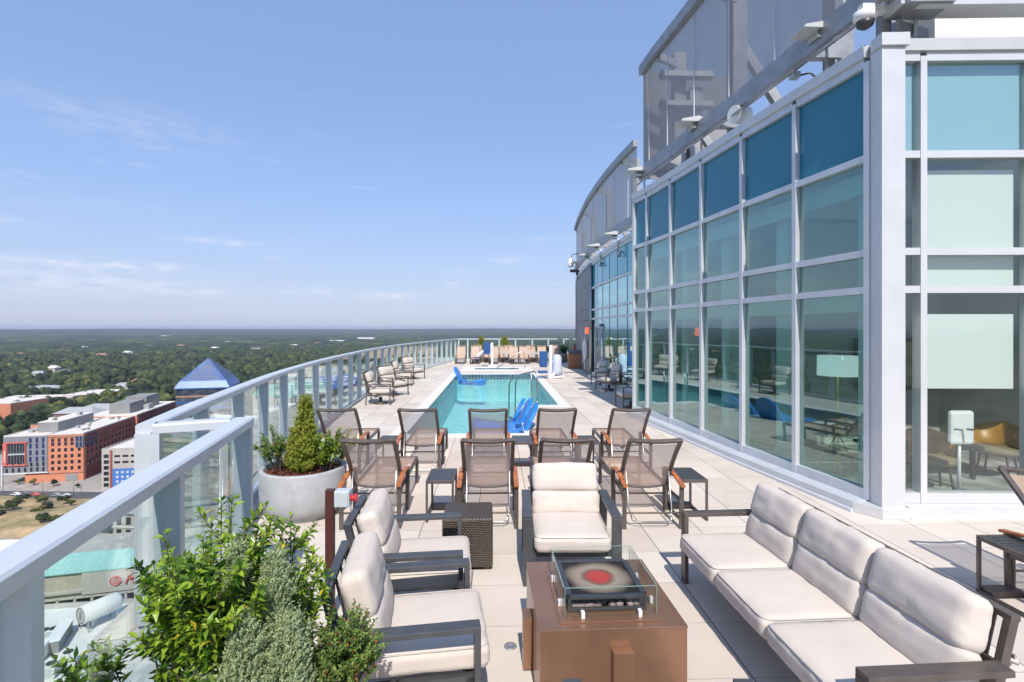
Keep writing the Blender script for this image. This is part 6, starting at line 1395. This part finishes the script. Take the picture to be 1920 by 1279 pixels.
shrub('broadleaf_shrub', 'low spreading leafy branches reaching left over the foreground planter rim', W(-1.36,1.98,zs), 26, .55, .36, .050, .011, 36, 'leaf', 3, lean=(-.10,0), side=2)
juniper('silver_juniper', 'silvery grey green juniper with two soft peaks in the foreground planter', W(-1.06,2.14,zs-.02), [(-.09,.02,.78,.12),(.07,.0,.74,.13),(.0,-.12,.55,.14),(-.17,-.06,.42,.11),(.14,-.06,.50,.12)], 1900, 'juniper', 4)
shrub('small_leaf_shrub', 'small leaved shrub with red tips, right in the foreground planter beside the armchair', W(-.80,2.26,zs), 46, .50, .22, .022, .0065, 44, 'leaf_small', 6, lean=(.05,.03), side=4, low=.1)
random.seed(9)
pot(-2.50, 6.15, 'large round concrete planter with a conifer beside the near balustrade corner')
juniper('dwarf_conifer', 'yellow green cone shaped conifer in the large round planter', W(-2.50,6.18,.48), [(0,0,.82,.135),(.07,-.05,.50,.11),(-.08,-.06,.44,.12),(.03,-.15,.34,.12)], 820, 'thuja', 14, nl=.048)
shrub('broadleaf_shrub', 'upright thin leaved shrub left of the conifer in the large round planter', W(-2.79,6.1,.48), 16, .62, .18, .055, .011, 28, 'leaf_small', 15, lean=(-.10,0), side=2, low=.35)
shrub('broadleaf_shrub', 'bushy green shrub with orange tips right of the conifer in the large round planter', W(-2.20,6.08,.48), 24, .58, .28, .052, .011, 30, 'leaf', 16, lean=(.12,0), side=3, low=.35)
# far planters
random.seed(21)
for i, (px, kind) in enumerate([(905,0),(950,1),(1000,2),(1024,3)]):
    d = 35.0; pot(X_(px,d), d, 'concrete planter behind the far loungers, %s' % (('leftmost, with a tall conifer','second from left, with a conifer','third from left, with a sparse shrub','fourth from left, with a yellow green shrub')[i]), r=.62, h=.6, grp='planters along the far balustrade')
    if kind < 2: juniper('dwarf_conifer', 'small upright conifer in the %s far planter' % ('leftmost','second')[i], W(X_(px-(3 if kind == 0 else 4),d),d,.52), [(0,0,1.05,.34),(.3,0,.5,.25)], 500, 'thuja', 30+i, nl=.09, grp='plants in the far planters')
    shrub('broadleaf_shrub', ('yellow green shrub right of the leftmost far conifer','yellow green shrub right of the second far conifer','sparse reddish green shrub in the third far planter','yellow green shrub in the fourth far planter')[i], W(X_(px+7 if kind < 2 else px,d),d,.52), 12, (.6,.62,.7,.6)[i], .4, .11, .035, 16, 'leaf_small', 40+i, grp='plants in the far planters')
pot(X_(1058,34), 34, 'blue grey planter with spiky dark leaves near the slate wall', r=.55, h=.62, m='panel_dark')
t = thing('spiky_plant', 'spiky dark green plant in the blue grey planter near the slate wall', 'plant', W(X_(1058,34),34,.55)); b = MB(); random.seed(3)
for k in range(46):
    a = random.uniform(0,6.28); e = random.uniform(.35,1.35); l_ = random.uniform(.7,1.1); o_ = Vector((math.cos(a)*math.cos(e),math.sin(a)*math.cos(e),math.sin(e))); s = Vector((-math.sin(a),math.cos(a),0)); p1 = o_*l_*.5; p2 = o_*l_+Vector((0,0,-.12*l_)); b.add([s*.02, -s*.02, p1-s*.035, p1+s*.035, p2], [(0,1,2,3),(3,2,4)])
obj('blades', b, M['palm'], t, fixn=False)
# ------------------------------------------------------------------ haze
import os
if not os.environ.get('NOHAZE'):
    b = MB(); b.box((0,0,-50), (41000,41000,204)); hz = obj('haze', b, None); hz['kind'] = 'stuff'; hz['label'] = 'thin blue summer haze over the plain'
    m = bpy.data.materials.new('haze'); m.use_nodes = True; n = m.node_tree.nodes; n.remove(n['Principled BSDF']); v = n.new('ShaderNodeVolumePrincipled'); v.inputs['Density'].default_value = 7.5e-5; v.inputs['Color'].default_value = (.62,.69,.90,1); v.inputs['Anisotropy'].default_value = .0
    m.node_tree.links.new(v.outputs[0], n['Material Output'].inputs['Volume']); hz.data.materials.append(m)
